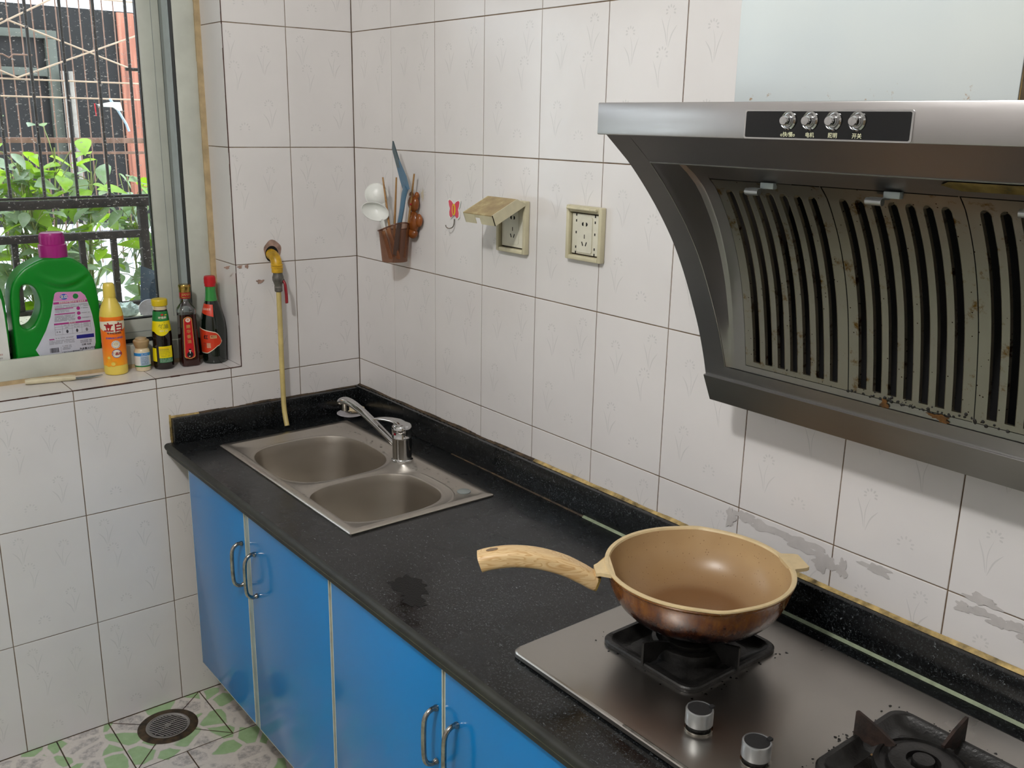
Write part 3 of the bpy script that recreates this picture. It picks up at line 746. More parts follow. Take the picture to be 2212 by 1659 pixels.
# ------------------------------------------------------------------ base cabinets
def add_handle(door, x):
    mb = MB(); top, bot, y = .632, .530, -.5680
    pts = smoothpts([(x, y, top), (x, y - .012, top + .001), (x, y - .023, top - .008), (x, y - .0265, top - .028), (x, y - .0265, bot + .028), (x, y - .023, bot + .008), (x, y - .012, bot - .001), (x, y, bot)], 5)
    rr = [.0058 if i < 3 or i > len(pts) - 4 else .0045 for i in range(len(pts))]
    mb.tube(pts, rr, 'chrome_worn', 12); return mb.build('handle', door)
def cabinet(x0, x1, doors, label, divx):
    t = thing('base_cabinet', ((x0 + x1) / 2, -.31, .163), label, 'cabinet', 'blue base cabinets under the countertop')
    zb, zt = .163, .717
    mb = MB()
    for a, b in [((x0, -.05, zb), (x0 + .016, -.5475, zt)), ((x1 - .016, -.05, zb), (x1, -.5475, zt)), ((x0 + .016, -.05, zb), (x1 - .016, -.5475, zb + .016)), ((x0 + .016, -.05, zb + .016), (x1 - .016, -.058, zt))]:
        mb.box(a, b, 'board')
    mb.build('carcass', t)
    for a, b, hx in doors:
        mb = MB(); mb.box((a + .0035, -.549, zb + .001), (b - .0035, -.5675, zt - .003), 'blue', .0008); d = mb.build('door', t)
        mb = MB()
        for p, q in [((a + .0005, -.549, zb), (a + .0035, -.5672, zt)), ((b - .0035, -.549, zb), (b - .0005, -.5672, zt)), ((a + .0005, -.549, zt - .003), (b - .0005, -.5680, zt + .0008)), ((a + .0005, -.549, zb - .001), (b - .0005, -.5672, zb + .001))]:
            mb.box(p, q, 'edge')
        mb.build('edge_band', d); add_handle(d, hx)
    return t
ca_ = cabinet(.115, .872, [(.1205, .4655, .4490), (.4865, .8690, .5205)], 'blue gloss base cabinet under the sink, in the corner by the floor drain', .47)
mb = MB(); mb.box((.4665, -.549, .160), (.4855, -.5660, .718), 'post', .001); tag(mb.build('filler_strip', ca_), 'grey strip between the doors')
cb_ = cabinet(.8735, 1.648, [(.8755, 1.2600, 1.2440), (1.2640, 1.6450, 1.3030)], 'blue gloss base cabinet nearest the cooktop knobs, right of the sink cabinet', 1.26)
cabinet(1.6495, 2.42, [(1.6515, 2.033, 2.017), (2.037, 2.417, 2.054)], 'blue gloss base cabinet directly below the right side of the cooktop', 2.03)
mb = MB(); mb.box((.012, -.012, .0), (2.9, -.42, .1615), 'concrete')
tag(mb.build('cabinet_plinth'), 'dirty concrete plinth set back under the blue cabinets', 'plinth')
# ------------------------------------------------------------------ sink
t = thing('kitchen_sink', ((SX0 + SX1) / 2, (SY0 + SY1) / 2, .7505), 'double-bowl stainless steel sink set in the black countertop', 'sink')
def fillmesh(mb, loops, z, mat):
    """planar fill between one outer loop and holes"""
    bm = bmesh.new(); es = []
    for lp in loops:
        vs = [bm.verts.new((x, y, z)) for x, y in lp]
        es += [bm.edges.new((vs[i], vs[(i+1) % len(vs)])) for i in range(len(vs))]
    bmesh.ops.triangle_fill(bm, use_beauty=True, use_dissolve=False, edges=es, normal=(0, 0, 1))
    bm.verts.index_update(); mb.add([v.co[:] for v in bm.verts], [tuple(v.index for v in f.verts) for f in bm.faces], mat); bm.free()
def loopstrip(mb, loops3, mat):
    n = len(loops3[0]); P = [p for lp in loops3 for p in lp]
    mb.add(P, [(j*n+k, j*n+(k+1) % n, (j+1)*n+(k+1) % n, (j+1)*n+k) for j in range(len(loops3)-1) for k in range(n)], mat)
def rr3(i, r, z): return [(x, y, z) for x, y in rrect(SX0 + i, SX1 - i, SY0 + i, SY1 - i, r, 6)]
B1 = (.329, -.303, .158, .146, 3.0); B2 = (.634, -.322, .122, .140, 3.0)
mb = MB()
loopstrip(mb, [rr3(0, .004, .7505), rr3(-.0003, .004, .7535), rr3(.0015, .005, .7552), rr3(.016, .010, .7556), rr3(.0195, .014, .7550), rr3(.024, .018, .7522)], 'steel_sink')
def bowl_loop(b, k, z, n=72): return [(x, y, z) for x, y in superell(b[0], b[1], b[2] + k, b[3] + k, b[4], n)]
holes = []
deck = [(x, y) for x, y, z in rr3(.024, .018, 0)]
# raised arc beside bowl two and a hollow round each bowl
o1 = bowl_loop(B1, .012, .7522); o2 = bowl_loop(B2, .013, .7522)
fillmesh(mb, [deck, [(x, y) for x, y, z in o1], [(x, y) for x, y, z in o2]], .7522, 'steel_sink')
for b, kk in ((B1, .012), (B2, .013)):
    L = [bowl_loop(b, kk, .7522), bowl_loop(b, kk - .002, .7511), bowl_loop(b, .0040, .7508), bowl_loop(b, .0010, .7507), bowl_loop(b, -.0006, .7497), bowl_loop(b, -.0014, .7470), bowl_loop(b, -.003, .73)]
    for i in range(1, 8): L.append(bowl_loop(b, -.003 - .002 * i, .73 - .014 * i))
    for a in (15, 35, 55, 75, 90): L.append(bowl_loop(b, -.017 - .035 * (1 - math.cos(math.radians(a))) , .632 - .032 * math.sin(math.radians(a))))
    L.append(bowl_loop(b, -min(b[2], b[3]) + .028, .597))
    L = [l if i < len(L) - 1 else l for i, l in enumerate(L)]
    loopstrip(mb, L, 'steel_sink')
body = mb.build('rim_and_bowls', t, angle=40)
bm = bmesh.new(); bm.from_mesh(body.data); bmesh.ops.remove_doubles(bm, verts=bm.verts, dist=.00005); bmesh.ops.recalc_face_normals(bm, faces=bm.faces); bm.to_mesh(body.data); bm.free()
body.data.polygons.foreach_set('use_smooth', [True] * len(body.data.polygons)); body.data.set_sharp_from_angle(angle=math.radians(40))
for b in (B1, B2):
    mb = MB(); mb.lathe([(.029, .5968), (.030, .5990), (.024, .5990), (.020, .5970), (.0, .5965)], 'steel', 28, (b[0], b[1], 0), cap0=False, cap1=False); mb.build('drain_basket', t)
mb = MB(); mb.lathe([(.0160, .7522), (.0160, .7535), (.0145, .7543), (.0, .7545)], 'frame_shade', 32, (.732, -.147, 0), cap1=False); tag(mb.build('hole_plug', t), 'round grey plug in the sink deck')
# pressed ridge following the outer corner of bowl two
mb = MB(); pts = []
for k in range(30):
    a = math.radians(112 - 118 * k / 29); q = (abs(math.cos(a)) ** 3.2 + abs(math.sin(a)) ** 3.2) ** (-1 / 3.2); pts.append((B2[0] + (B2[2] + .022) * q * math.cos(a), B2[1] + (B2[3] + .022) * q * math.sin(a), .7519))
mb.tube(pts, [(.0040, .0016)] * 30, 'steel_sink', 8, up=(0, 0, 1)); mb.build('pressed_ridge', t)
# droplets
mb = MB(); rnd = random.Random(3)
for k in range(70):
    x, y = rnd.uniform(SX0 + .03, SX1 - .03), rnd.choice([rnd.uniform(SY1 - .06, SY1 - .026), rnd.uniform(SY0 + .003, SY0 + .02), rnd.uniform(SY1 - .06, SY1 - .026)])
    if (x - .468) ** 2 + (y + .148) ** 2 < .0009 or (x - .732) ** 2 + (y + .147) ** 2 < .0005: continue
    r = rnd.uniform(.0012, .0034); z = .7522 if y > SY0 + .025 else .7554
    mb.lathe([(r, z), (r * .75, z + r * .35), (r * .3, z + r * .5)], 'clearglass', 8, (x, y, 0), cap0=False, sx=rnd.uniform(.7, 1.5))
tag(mb.build('water_droplets', t), kind='stuff')

# ------------------------------------------------------------------ mixer tap
FX, FY = .468, -.148
t = thing('mixer_tap', (FX, FY, .7522), 'chrome single-lever mixer tap standing between the two sink bowls', 'tap')
mb = MB(); mb.lathe([(.0270, .7523), (.0272, .7555), (.0245, .7575), (.0238, .760), (.0242, .812), (.0250, .8130), (.0250, .8150), (.0244, .8160), (.0250, .835)], 'chrome', 40, (FX, FY, 0), cap1=False)
mb.lathe([(.0250, .835), (.0246, .842), (.0215, .8465), (.015, .849), (.0, .8500)], 'chrome', 40, (FX, FY, 0), cap0=False, cap1=False); mb.build('body', t)
mb = MB(); pts = smoothpts([(FX - .012, FY, .778), (FX - .045, FY - .007, .797), (FX - .10, FY - .016, .823), (FX - .155, FY - .024, .845), (FX - .20, FY - .031, .8580), (FX - .225, FY - .035, .8590), (FX - .240, FY - .037, .853)], 6)
n = len(pts); rr = [(.0078 + .0092 * (i / n) ** 1.2, .0078 + .0022 * (i / n)) for i in range(n)]; rr[-1] = (.011, .006); rr[-2] = (.0150, .0088)
mb.tube(pts, rr, 'chrome', 16, up=(0, 0, 1)); mb.build('spout', t)
mb = MB(); mb.lathe([(.0105, .855), (.0105, .8330), (.0085, .8320), (.0, .8330)], 'chrome_worn', 20, (FX - .224, FY - .035, 0), cap1=False); mb.build('aerator', t)
mb = MB(); pts = smoothpts([(FX + .012, FY, .842), (FX - .012, FY - .003, .850), (FX - .040, FY - .010, .850), (FX - .066, FY - .018, .847), (FX - .086, FY - .025, .842)], 5); n = len(pts)
mb.tube(pts, [(.020 - .012 * (i / (n - 1)) ** .8, .0055 - .0025 * i / n) for i in range(n)], 'chrome', 16, up=(0, 0, 1)); mb.build('lever', t)
mb = MB(); d = (Vector((2.39, -1.34, 0)) - Vector((FX, FY, 0))).normalized(); a = math.atan2(d.y, d.x) - .75
c = Vector((FX + .0243 * math.cos(a), FY + .0250 * math.sin(a), .826)); nn = Vector((math.cos(a), math.sin(a), 0)); tt = Vector((-math.sin(a), math.cos(a), 0))
mb.add([c + nn * .0008 + (tt * math.cos(k) + Vector((0, 0, 1)) * math.sin(k)) * .0032 for k in [math.pi * 2 * i / 14 for i in range(14)]], [tuple(range(14))], 'redvinyl'); tag(mb.build('hot_mark', t), 'small red dot')

# strainers stacked in the corner
for k, (x, y, z, r, lab) in enumerate([(.0640, -.0680, .7506, .0400, 'round steel sink strainer lying on the countertop in the corner, lowest of the two'), (.058, -.0540, .7605, .0300, 'small cream-rimmed sink strainer resting on top of the lower strainer in the corner')]):
    t = thing('sink_strainer', (x, y, z), lab, 'sink strainer', 'sink strainers in the corner behind the sink')
    mb = MB(); mb.lathe([(r * .55, z), (r * .60, z + .006), (r * .86, z + .0085), (r, z + .0085), (r * 1.0, z + .0095), (r * .85, z + .0098), (r * .5, z + .0065 if k == 0 else z + .012), (.0, z + .0065 if k == 0 else z + .014)], 'silverlid' if k == 0 else 'powder', 32, (x, y, 0), cap1=False); mb.build('flange', t)
    mb = MB(); mb.lathe([(.004, z + .008), (.004, z + .0125 + .004 * k), (.006, z + .0135 + .004 * k), (.0, z + .015 + .004 * k)], 'chrome_worn', 16, (x, y, 0), cap1=False); mb.build('knob', t)

# ------------------------------------------------------------------ cooktop
CX0, CX1, CY0, CY1, CZ = 1.343, 2.055, -.4925, -.0700, .7625
C1, C2 = (1.507, -.255), (1.905, -.255)
t = thing('gas_cooktop', ((CX0 + CX1) / 2, -.28, .7505), 'two-burner stainless steel gas cooktop on the black granite', 'cooktop')
mb = MB()
def cr(i, r, z): return [(x, y, z) for x, y in rrect(CX0 + i, CX1 - i, CY0 + i, CY1 - i, r, 6)]
loopstrip(mb, [cr(.010, .012, .7506), cr(.003, .014, .7510), cr(0, .016, .7535), cr(0, .016, .7598), cr(.0015, .016, .7618), cr(.0045, .015, CZ)], 'steel_cook')
def tray_loop(c, i, r): return rrect(c[0] - .097 + i, c[0] + .097 - i, c[1] - .107 + i, c[1] + .107 - i, r, 6)
fillmesh(mb, [[(x, y) for x, y, z in cr(.0045, .015, CZ)], tray_loop(C1, .008, .018), tray_loop(C2, .008, .018)], CZ, 'steel_cook')
mb.add([(CX0 + .25, CY0 + .0005, .7622), (CX1 - .02, CY0 + .0005, .7622), (CX1 - .02, CY0 + .0035, .7636), (CX0 + .25, CY0 + .0035, .7636), (CX0 + .25, CY0 + .006, .7624), (CX1 - .02, CY0 + .006, .7624)], [(0, 1, 2, 3), (3, 2, 5, 4)], 'chrome_worn')
# grime flecks burnt around the trays
rnd = random.Random(11)
for k in range(230):
    c = rnd.choice([C1, C2, C2]); s = rnd.choice([0, 1, 2, 3]); q = rnd.gauss(0, .05); d = .1 + abs(rnd.gauss(0, .006)); q = max(-.11, min(.11, q + rnd.choice([-.05, .05, 0])))
    x, y = [(c[0] + d, c[1] + q), (c[0] - d, c[1] + q), (c[0] + q * .9, c[1] + d + .01), (c[0] + q * .9, c[1] - d - .01)][s]; r = rnd.uniform(.0006, .0026)
    if c is C1 and s in (1, 3) and rnd.random() < .8: continue
    if not (CX0 + .01 < x < CX1 - .01 and CY0 + .01 < y < CY1 - .01): continue
    n = 7; mb.add([(x + r * rnd.uniform(.5, 1.4) * math.cos(6.283 * i / n), y + r * rnd.uniform(.5, 1.4) * math.sin(6.283 * i / n), CZ + .0004) for i in range(n)], [tuple(range(n))], 'grease')
mb.build('top_plate', t, angle=35)
def burner(c, rusty):
    im = 'iron_rust' if rusty else 'iron'
    mb = MB()
    L = [tray_loop(c, -.001, .024), tray_loop(c, -.001, .024), tray_loop(c, .001, .024), tray_loop(c, .007, .020), tray_loop(c, .009, .019), tray_loop(c, .017, .016), tray_loop(c, .030, .02)]
    Z = [CZ + .0003, CZ + .006, CZ + .008, CZ + .008, CZ + .0065, CZ - .002, CZ - .005]
    loopstrip(mb, [[(x, y, z) for x, y in l] for l, z in zip(L, Z)], 'iron')
    fillmesh(mb, [tray_loop(c, .030, .02)], CZ - .005, 'grease' if rusty else 'iron')
    if rusty:
        r2 = random.Random(5)
        for k in range(90):
            x, y = c[0] + r2.uniform(-.075, .075), c[1] + r2.uniform(-.085, .085); r = r2.uniform(.001, .005)
            if (x - c[0]) ** 2 + (y - c[1]) ** 2 < .0028: continue
            mb.add([(x + r * r2.uniform(.5, 1.3) * math.cos(6.283 * i / 8), y + r * r2.uniform(.5, 1.3) * math.sin(6.283 * i / 8), CZ - .0046) for i in range(8)], [tuple(range(8))], r2.choice(['iron_rust', 'p_crust', 'iron_rust']))
    s = mb.build('drip_tray', t, angle=35)
    mb = MB(); mb.lathe([(.060, CZ - .005), (.062, CZ + .005), (.060, CZ + .014), (.054, CZ + .018), (.053, CZ + .015), (.044, CZ + .013), (.043, CZ + .020), (.038, CZ + .023), (.0215, CZ + .022), (.0205, CZ + .014), (.012, CZ + .013)], 'iron', 40, (*c, 0), cap1=False)
    mb.lathe([(.0145, CZ + .011), (.0145, CZ + .022), (.0135, CZ + .025), (.0, CZ + .0255)], 'iron', 28, (*c, 0), cap1=False)
    mb.build('burner_head', t, angle=35)
    mb = MB(); L = .0425
    for k in range(4):
        a = k * math.pi / 2; dx, dy = math.cos(a), math.sin(a); ro = .099 if k % 2 == 0 else .109
        prof = [(ro, CZ + .004), (ro, CZ + L), (ro - .003, CZ + L + .001), (ro - .034, CZ + .035), (ro - .060, CZ + .024), (ro - .060, CZ + .020), (ro - .036, CZ + .0105), (ro - .030, CZ + .004)]
        mb.prism(prof, -.0022, .0022, im, fn=lambda r, z, w: (c[0] + dx * r - dy * w, c[1] + dy * r + dx * w, z)); mb.build('pan_support', t); mb = MB()
M['p_crust'] = plain('tan_burnt_crumbs', '#7d6038', .7, var=.4, scale=90)
burner(C1, False); burner(C2, True)
for x, y, a in [(1.662, -.411, 200), (1.756, -.4065, 215)]:
    mb = MB(); mb.lathe([(.020, CZ + .0002), (.020, CZ + .003), (.0165, CZ + .0035)], 'chrome_worn', 32, (x, y, 0)); mb.lathe([(.0155, CZ + .003), (.0155, CZ + .009)], 'black', 32, (x, y, 0))
    mb.lathe([(.0185, CZ + .009), (.0195, CZ + .010), (.0195, CZ + .030), (.0188, CZ + .0315), (.0170, CZ + .0320), (.0168, CZ + .0312)], 'knobgrey', 40, (x, y, 0), cap1=False) if 'knobgrey' in M else None
    kn = None
    if 'knobgrey' not in M:
        M['knobgrey'] = plain('satin_aluminium', '#b6b9bb', .32, .85, var=.04)
        mb.lathe([(.0185, CZ + .009), (.0195, CZ + .010), (.0195, CZ + .030), (.0188, CZ + .0315), (.0170, CZ + .0320), (.0168, CZ + .0312)], 'knobgrey', 40, (x, y, 0), cap1=False)
    kn = mb.build('knob', t, angle=35)
    mb = MB(); mb.lathe([(.0168, CZ + .0312), (.0, CZ + .0314)], 'p_disc', 32, (x, y, 0), cap0=False, cap1=False) if 'p_disc' in M else None
    if 'p_disc' not in M:
        M['p_disc'] = plain('dark_rubber_disc', '#1b1b1c', .6, var=.1, scale=200)
        mb = MB(); mb.lathe([(.0168, CZ + .0312), (.0, CZ + .0314)], 'p_disc', 32, (x, y, 0), cap0=False, cap1=False)
    A = math.radians(60); mb.box((x + .0165 * math.cos(A) - .0025, y + .0165 * math.sin(A) - .0025, CZ + .031), (x + .0185 * math.cos(A) + .0025, y + .0185 * math.sin(A) + .0025, CZ + .0345), 'p_disc')
    mb.build('cap_disc', kn)

# ------------------------------------------------------------------ pan
PX, PY, PZ = 1.497, -.232, .8035
hd = Vector((-.587, -.81, 0)).normalized(); sd = Vector((-hd.y, hd.x, 0)); td = Vector((.52, .854, 0)).normalized()
t = thing('frying_pan', (PX, PY, PZ), 'deep tan-lined pan with a wooden-look handle and burnt brown outside, on the left burner', 'pan')
RIM = .0917
def pr(a):      # pouring lips on both sides of the handle axis
    r = 1.0
    for ca in (-36, 132):
        d = (math.degrees(a) - ca + 180) % 360 - 180; r += .028 * math.exp(-(d / 9.0) ** 2)
    return r
def pan_shell(prof, mat, mb, k=1):
    n = 120; P = []; zt = prof[-1][1] if k else 0
    for r, z in prof:
        wgt = max(0, min(1, (z - .062) / .028)) ** 1.5
        for i in range(n):
            a = 2 * math.pi * i / n; f = 1 + (pr(a) - 1) * wgt; P.append((PX + r * f * math.cos(a), PY + r * f * math.sin(a), PZ + z))
    mb.add(P, [(j*n+i, j*n+(i+1) % n, (j+1)*n+(i+1) % n, (j+1)*n+i) for j in range(len(prof)-1) for i in range(n)], mat)
mb = MB(); pan_shell([(.001, .0003), (.072, .0), (.084, .0020), (.100, .0085), (.115, .0180), (.127, .0300), (.1355, .0430), (.1415, .0570), (.1452, .0700), (.1475, .0815), (.1490, .0838), (.1503, .0845), (.1505, .0880)], 'pan_out', mb)
mb.build('outer_shell', t, loc=(PX, PY, PZ), recalc=False, angle=60)
mb = MB(); pan_shell([(.1505, .0878), (.1516, .0895), (.1512, RIM), (.1480, RIM + .0004), (.1448, RIM - .0002), (.1432, .0885)], 'pan_rim', mb)
# flat rim lugs: one to the handle, one at the far side
def lug(dv, r0, r1, w0, w1, z0, th=.006):
    s2 = Vector((-dv.y, dv.x, 0)); c = Vector((PX, PY, PZ))
    out = [(r0, -w0), (r0 + .008, -w0 * .8), (r1 - .006, -w1), (r1, -w1 * .85), (r1, w1 * .85), (r1 - .006, w1), (r0 + .008, w0 * .8), (r0, w0)]
    mb.prism(out, 0, th, 'pan_rim', fn=lambda a, b, z: tuple(c + dv * a + s2 * b + Vector((0, 0, z0 + z - max(0, a - .15) * (.35 if dv is hd else 0)))))
lug(td, .142, .1755, .036, .026, RIM - .0062)
lug(hd, .140, .168, .040, .0175, RIM - .0070)
mb.build('rim', t, angle=40)
mb = MB(); pan_shell([(.1432, .0885), (.1415, .078), (.1380, .062), (.1325, .048), (.124, .034), (.113, .0235), (.101, .0160), (.090, .0110), (.080, .0085), (.072, .0076), (.060, .0072), (.030, .0070), (.001, .0070)], 'pan_in', mb)
o = mb.build('inner_lining', t, loc=(PX, PY, PZ), recalc=False, angle=60)
for p_ in ('outer_shell', 'inner_lining'): pass
mb = MB(); path = [(.163, .8665), (.172, .8700), (.190, .8810), (.220, .8960), (.26, .9075), (.30, .9110), (.335, .9070), (.3520, .9020)]
pts = smoothpts([Vector((PX, PY, 0)) + hd * r + Vector((0, 0, z)) for r, z in path], 6); n = len(pts)
def hw(i): k = i / (n - 1); return (.0155 + .0030 * k + .0015 * math.sin(3.1 * k), .0130 + .0012 * k)
# rounded-rectangle cross-section
def rr_tube(mb, pts, hw, mat, ex=4.5, m=24):
    P = []
    for i, p in enumerate(pts):
        d = (pts[min(i+1, len(pts)-1)] - pts[max(i-1, 0)]).normalized(); a = Vector((0, 0, 1)).cross(d).normalized(); b = d.cross(a).normalized(); w_, h_ = hw(i)
        for x, y in superell(0, 0, w_, h_, ex, m): P.append(p + a * x + b * y)
    N = len(pts); F = [(j*m+k, j*m+(k+1) % m, (j+1)*m+(k+1) % m, (j+1)*m+k) for j in range(N-1) for k in range(m)]
    F += [tuple(reversed(range(m))), tuple((N-1)*m+k for k in range(m))]
    mb.add(P, F, mat)
rr_tube(mb, pts, hw, 'wood_handle'); h_ = mb.build('handle', t, angle=50)
mb = MB(); c = Vector((PX, PY, 0)) + hd * .333; 
q = [c + hd * (.0095 * math.cos(a)) + sd * (.0048 * math.sin(a)) + Vector((0, 0, .9222 - .0018 * math.cos(a))) for a in [math.pi * 2 * k / 24 for k in range(24)]]
q2 = [p + Vector((0, 0, -.007)) for p in q]; 
mb.add(q + [p + Vector((0, 0, .0006)) for p in [(c + (v - c) * .97) for v in q]] , [(i, (i+1) % 24, 24 + (i+1) % 24, 24 + i) for i in range(24)], 'wood_handle')
mb.add([v + Vector((0, 0, .0004)) for v in q], [tuple(range(24))], 'hang_hole') if 'hang_hole' in M else None
if 'hang_hole' not in M:
    M['hang_hole'] = plain('hang_hole_inside', '#7c6650', .5, var=.1); mb.add([v + Vector((0, 0, .0004)) for v in q], [tuple(range(24))], 'hang_hole')
mb.build('hanging_hole', h_)
mb = MB(); M['scorched'] = plain('scorched_ferrule', '#8d7434', .4, var=.4, scale=50); rr_tube(mb, pts[:5], lambda i: (.0160, .0134), 'scorched'); mb.build('ferrule', t, angle=50)

# ------------------------------------------------------------------ range hood
M['steel_rail'] = steel('dull_rail_steel', '#93928f', .40, .46, (.3, 4, 4), an=0)
HX0, HX1 = 1.385, 2.115
O = [(1.560, -.372), (1.523, -.326), (1.480, -.283), (1.437, -.246), (1.390, -.212), (1.339, -.183), (1.259, -.145), (1.200, -.1235), (1.168, -.1145)]
Fl = [(1.5225, -.276), (1.50, -.2420), (1.477, -.2190), (1.42, -.1825), (1.347, -.1520), (1.27, -.1330), (1.205, -.1215), (1.190, -.1190)]
Of = lambda z: interp(O, z); Ff = lambda z: interp(Fl, z)
t = thing('range_hood', ((HX0 + HX1) / 2, -.2, 1.123), 'stainless steel range hood with a curved slotted front, hung on the tiled wall', 'range hood')
RX0, RX1, RZ0, RZ1 = 1.4295, 2.072, 1.1925, 1.5225
mb = MB(); zs = linspace(1.168, 1.560, 26); zi = [z for z in linspace(RZ0, RZ1, 22)]
for x0, x1 in ((HX0, RX0), (RX1, HX1)): mb.grid(lambda u, v: (u, Of(v), v), [x0, x1], [1.168] + zi + [1.56], 'steel_hood')
mb.grid(lambda u, v: (u, Of(v), v), [RX0, RX1], [1.168, RZ0], 'steel_hood'); mb.grid(lambda u, v: (u, Of(v), v), [RX0, RX1], [RZ1, 1.541, 1.56], 'steel_hood')
# recess walls: rolled edge then a flank that flattens out downwards
for s, xe in ((1, RX0), (-1, RX1)):
    def fl_(k, z):
        o_, f_ = Of(z), Ff(z); W = .0185
        pr_ = [(0, 0), (.0012, .06), (.0030, .22), (.0075, .60), (.0115, .88), (.0145, .93), (.0170, .985), (W, 1)]
        dx, q = pr_[k]; return (xe + s * dx, o_ + (f_ - o_) * q, z)
    mb.grid(fl_, list(range(8)), zi, 'steel_hood')
mb.grid(lambda u, v: (u, Of(RZ1) + (Ff(RZ1) - Of(RZ1)) * v, RZ1 + (.0015 if v == 0 else 0)), [RX0, RX1], [0, .03, .5, 1], 'steel_hood')
IX0, IX1, IZ0, IZ1 = 1.470, 2.028, 1.2035, 1.5005      # opening filled by the filter plates
for x0, x1, z0, z1 in ((RX0 + .0185, IX0, RZ0, RZ1), (IX1, RX1 - .0185, RZ0, RZ1), (IX0, IX1, RZ0, IZ0), (IX0, IX1, IZ1, RZ1)):
    mb.grid(lambda u, v: (u, Ff(v), v), [x0, x1], linspace(z0, z1, 20 if z1 - z0 > .1 else 4), 'steel_hood')
# side cheeks, back and top
for x in (HX0, HX1):
    pts = [(-.010, 1.123), (-.098, 1.123), (-.1145, 1.168)] + [(Of(z), z) for z in zs[1:]] + [(-.374, 1.6015), (-.010, 1.6015)]
    mb.poly([(x, y, z) for y, z in pts], 'steel_hood')
mb.box((HX0, -.004, 1.123), (HX1, -.010, 1.6015), 'steel_hood'); mb.box((HX0, -.004, 1.5995), (HX1, -.376, 1.6020), 'steel_hood')
mb.box((HX0, -.010, 1.123), (HX1, -.098, 1.1245), 'steel_hood')
for xe, s_ in ((RX0, 1), (RX1, -1)): mb.tube([(xe, Of(z) - .0004, z) for z in zi], .0011, 'steel_rail', 6, cap=False)
mb.tube([(RX0, Of(RZ1) - .0004, RZ1), (RX1, Of(RZ1) - .0004, RZ1)], .0010, 'steel_rail', 6)
mb.build('canopy', t, recalc=False, angle=30)
mb = MB(); mb.box((HX0 - .0005, -.3725, 1.5595), (HX1 + .0005, -.3890, 1.6025), 'steel', .0015); mb.build('front_fascia', t)
mb = MB(); mb.prism([(-.098, 1.1225), (-.1195, 1.1690), (-.1175, 1.1700), (-.108, 1.1700), (-.085, 1.1225)], HX0 - .0012, HX1 + .0012, 'steel_rail', fn=lambda a, b, c_: (c_, a, b)); mb.build('bottom_rail', t)
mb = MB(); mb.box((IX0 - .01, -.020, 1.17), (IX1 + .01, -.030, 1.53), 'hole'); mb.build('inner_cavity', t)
# filter plates with seven slots each
def filter_plate(x0):
    x1 = x0 + .186; mb = MB(); e = .0012
    cs = [x0 + .093 + (k - 3) * .0232 for k in range(7)]; hwid = .0066; zt, zb = 1.4855, 1.2110
    P = lambda x, z, d=0: (x, Ff(z) - .0006 + d, z)
    zz = linspace(zb + .002, zt - hwid, 22)
    xs = [x0 + e] + [v for c in cs for v in (c - hwid, c + hwid)] + [x1 - e]
    for i in range(0, len(xs), 2):
        mb.grid(lambda u, v: P(u, v), [xs[i], xs[i+1]], [IZ0 + e] + [zb + .0005] + zz + [zt - .003, zt + .0002, zt + .008, IZ1 - e], 'filter')
    for c in cs:
        sub = [c + hwid * math.cos(math.radians(180 - 180 * k / 8)) for k in range(9)]
        top = [zt - hwid + hwid * math.sin(math.radians(180 * k / 8)) for k in range(9)]
        for k in range(8):
            mb.add([P(sub[k], top[k]), P(sub[k+1], top[k+1]), P(sub[k+1], zt + .0002), P(sub[k], zt + .0002), P(sub[k+1], zt + .008), P(sub[k], zt + .008), P(sub[k+1], IZ1 - e), P(sub[k], IZ1 - e)], [(0, 1, 2, 3), (3, 2, 4, 5), (5, 4, 6, 7)], 'filter')
        mb.add([P(c - hwid, IZ0 + e), P(c + hwid, IZ0 + e), P(c + hwid, zb + .002), P(c - hwid, zb + .002)], [(0, 1, 2, 3)], 'filter')
        loop = [(sub[k], top[k]) for k in range(9)] + [(c + hwid, z) for z in reversed(zz)] + [(c - hwid, z) for z in zz]
        n = len(loop); mb.add([P(x, z) for x, z in loop] + [P(x, z, -.0009) for x, z in [(c + (x - c) * .96, z) for x, z in loop]], [(i, (i+1) % n, n + (i+1) % n, n + i) for i in range(n)], 'filter_wall')
        mb.add([P(x, z) for x, z in loop] + [P(x + (.0013 if x < c - .001 else (.0005 if x < c + .001 else -.0002)), z - (.002 if z > zt - .004 else 0), .0048) for x, z in loop], [(i, (i+1) % n, n + (i+1) % n, n + i) for i in range(n)], 'filter_wall')
    return mb, x1
for i in range(3):
    mb, x1 = filter_plate(IX0 + .186 * i); tag(mb.build('filter_plate', t, recalc=False, angle=30))
    if i: 
        mb = MB(); x = IX0 + .186 * i; mb.grid(lambda u, v: (u, Ff(v) - .0016, v), [x - .0011, x + .0003], linspace(IZ0, IZ1, 20), 'filter'); mb.build('seam_edge', t, recalc=False)
# wet grease caught along the lower edge
mb = MB(); rnd = random.Random(21)
for k in range(70):
    x = rnd.gauss(1.77, .09); z = IZ0 + abs(rnd.gauss(.001, .004)); r = rnd.uniform(.0008, .0028)
    if not (IX0 < x < IX1): continue
    mb.lathe([(r, -r * .2), (r * .8, r * .5), (r * .3, r * .8)], 'grease', 8, (x, 0, 0)); 
    for q in range(24): v = mb.v[-1 - q]; mb.v[-1 - q] = Vector((v.x, Ff(z) - .001 - v.z * .6, z + v.y))
for x, z, w_, h_ in [(1.715, 1.196, .006, .010), (1.795, 1.197, .012, .005), (1.80, 1.1935, .006, .006)]:
    blob(mb, lambda u, v: (u, Ff(max(v, 1.190)) - .0016, v), x, z, w_, h_, int(x * 1000), 'stainb')  if 'stainb' in M else None
M['stainb'] = plain('brown_grease_stain', '#5b3a14', .3, var=.4, scale=90)
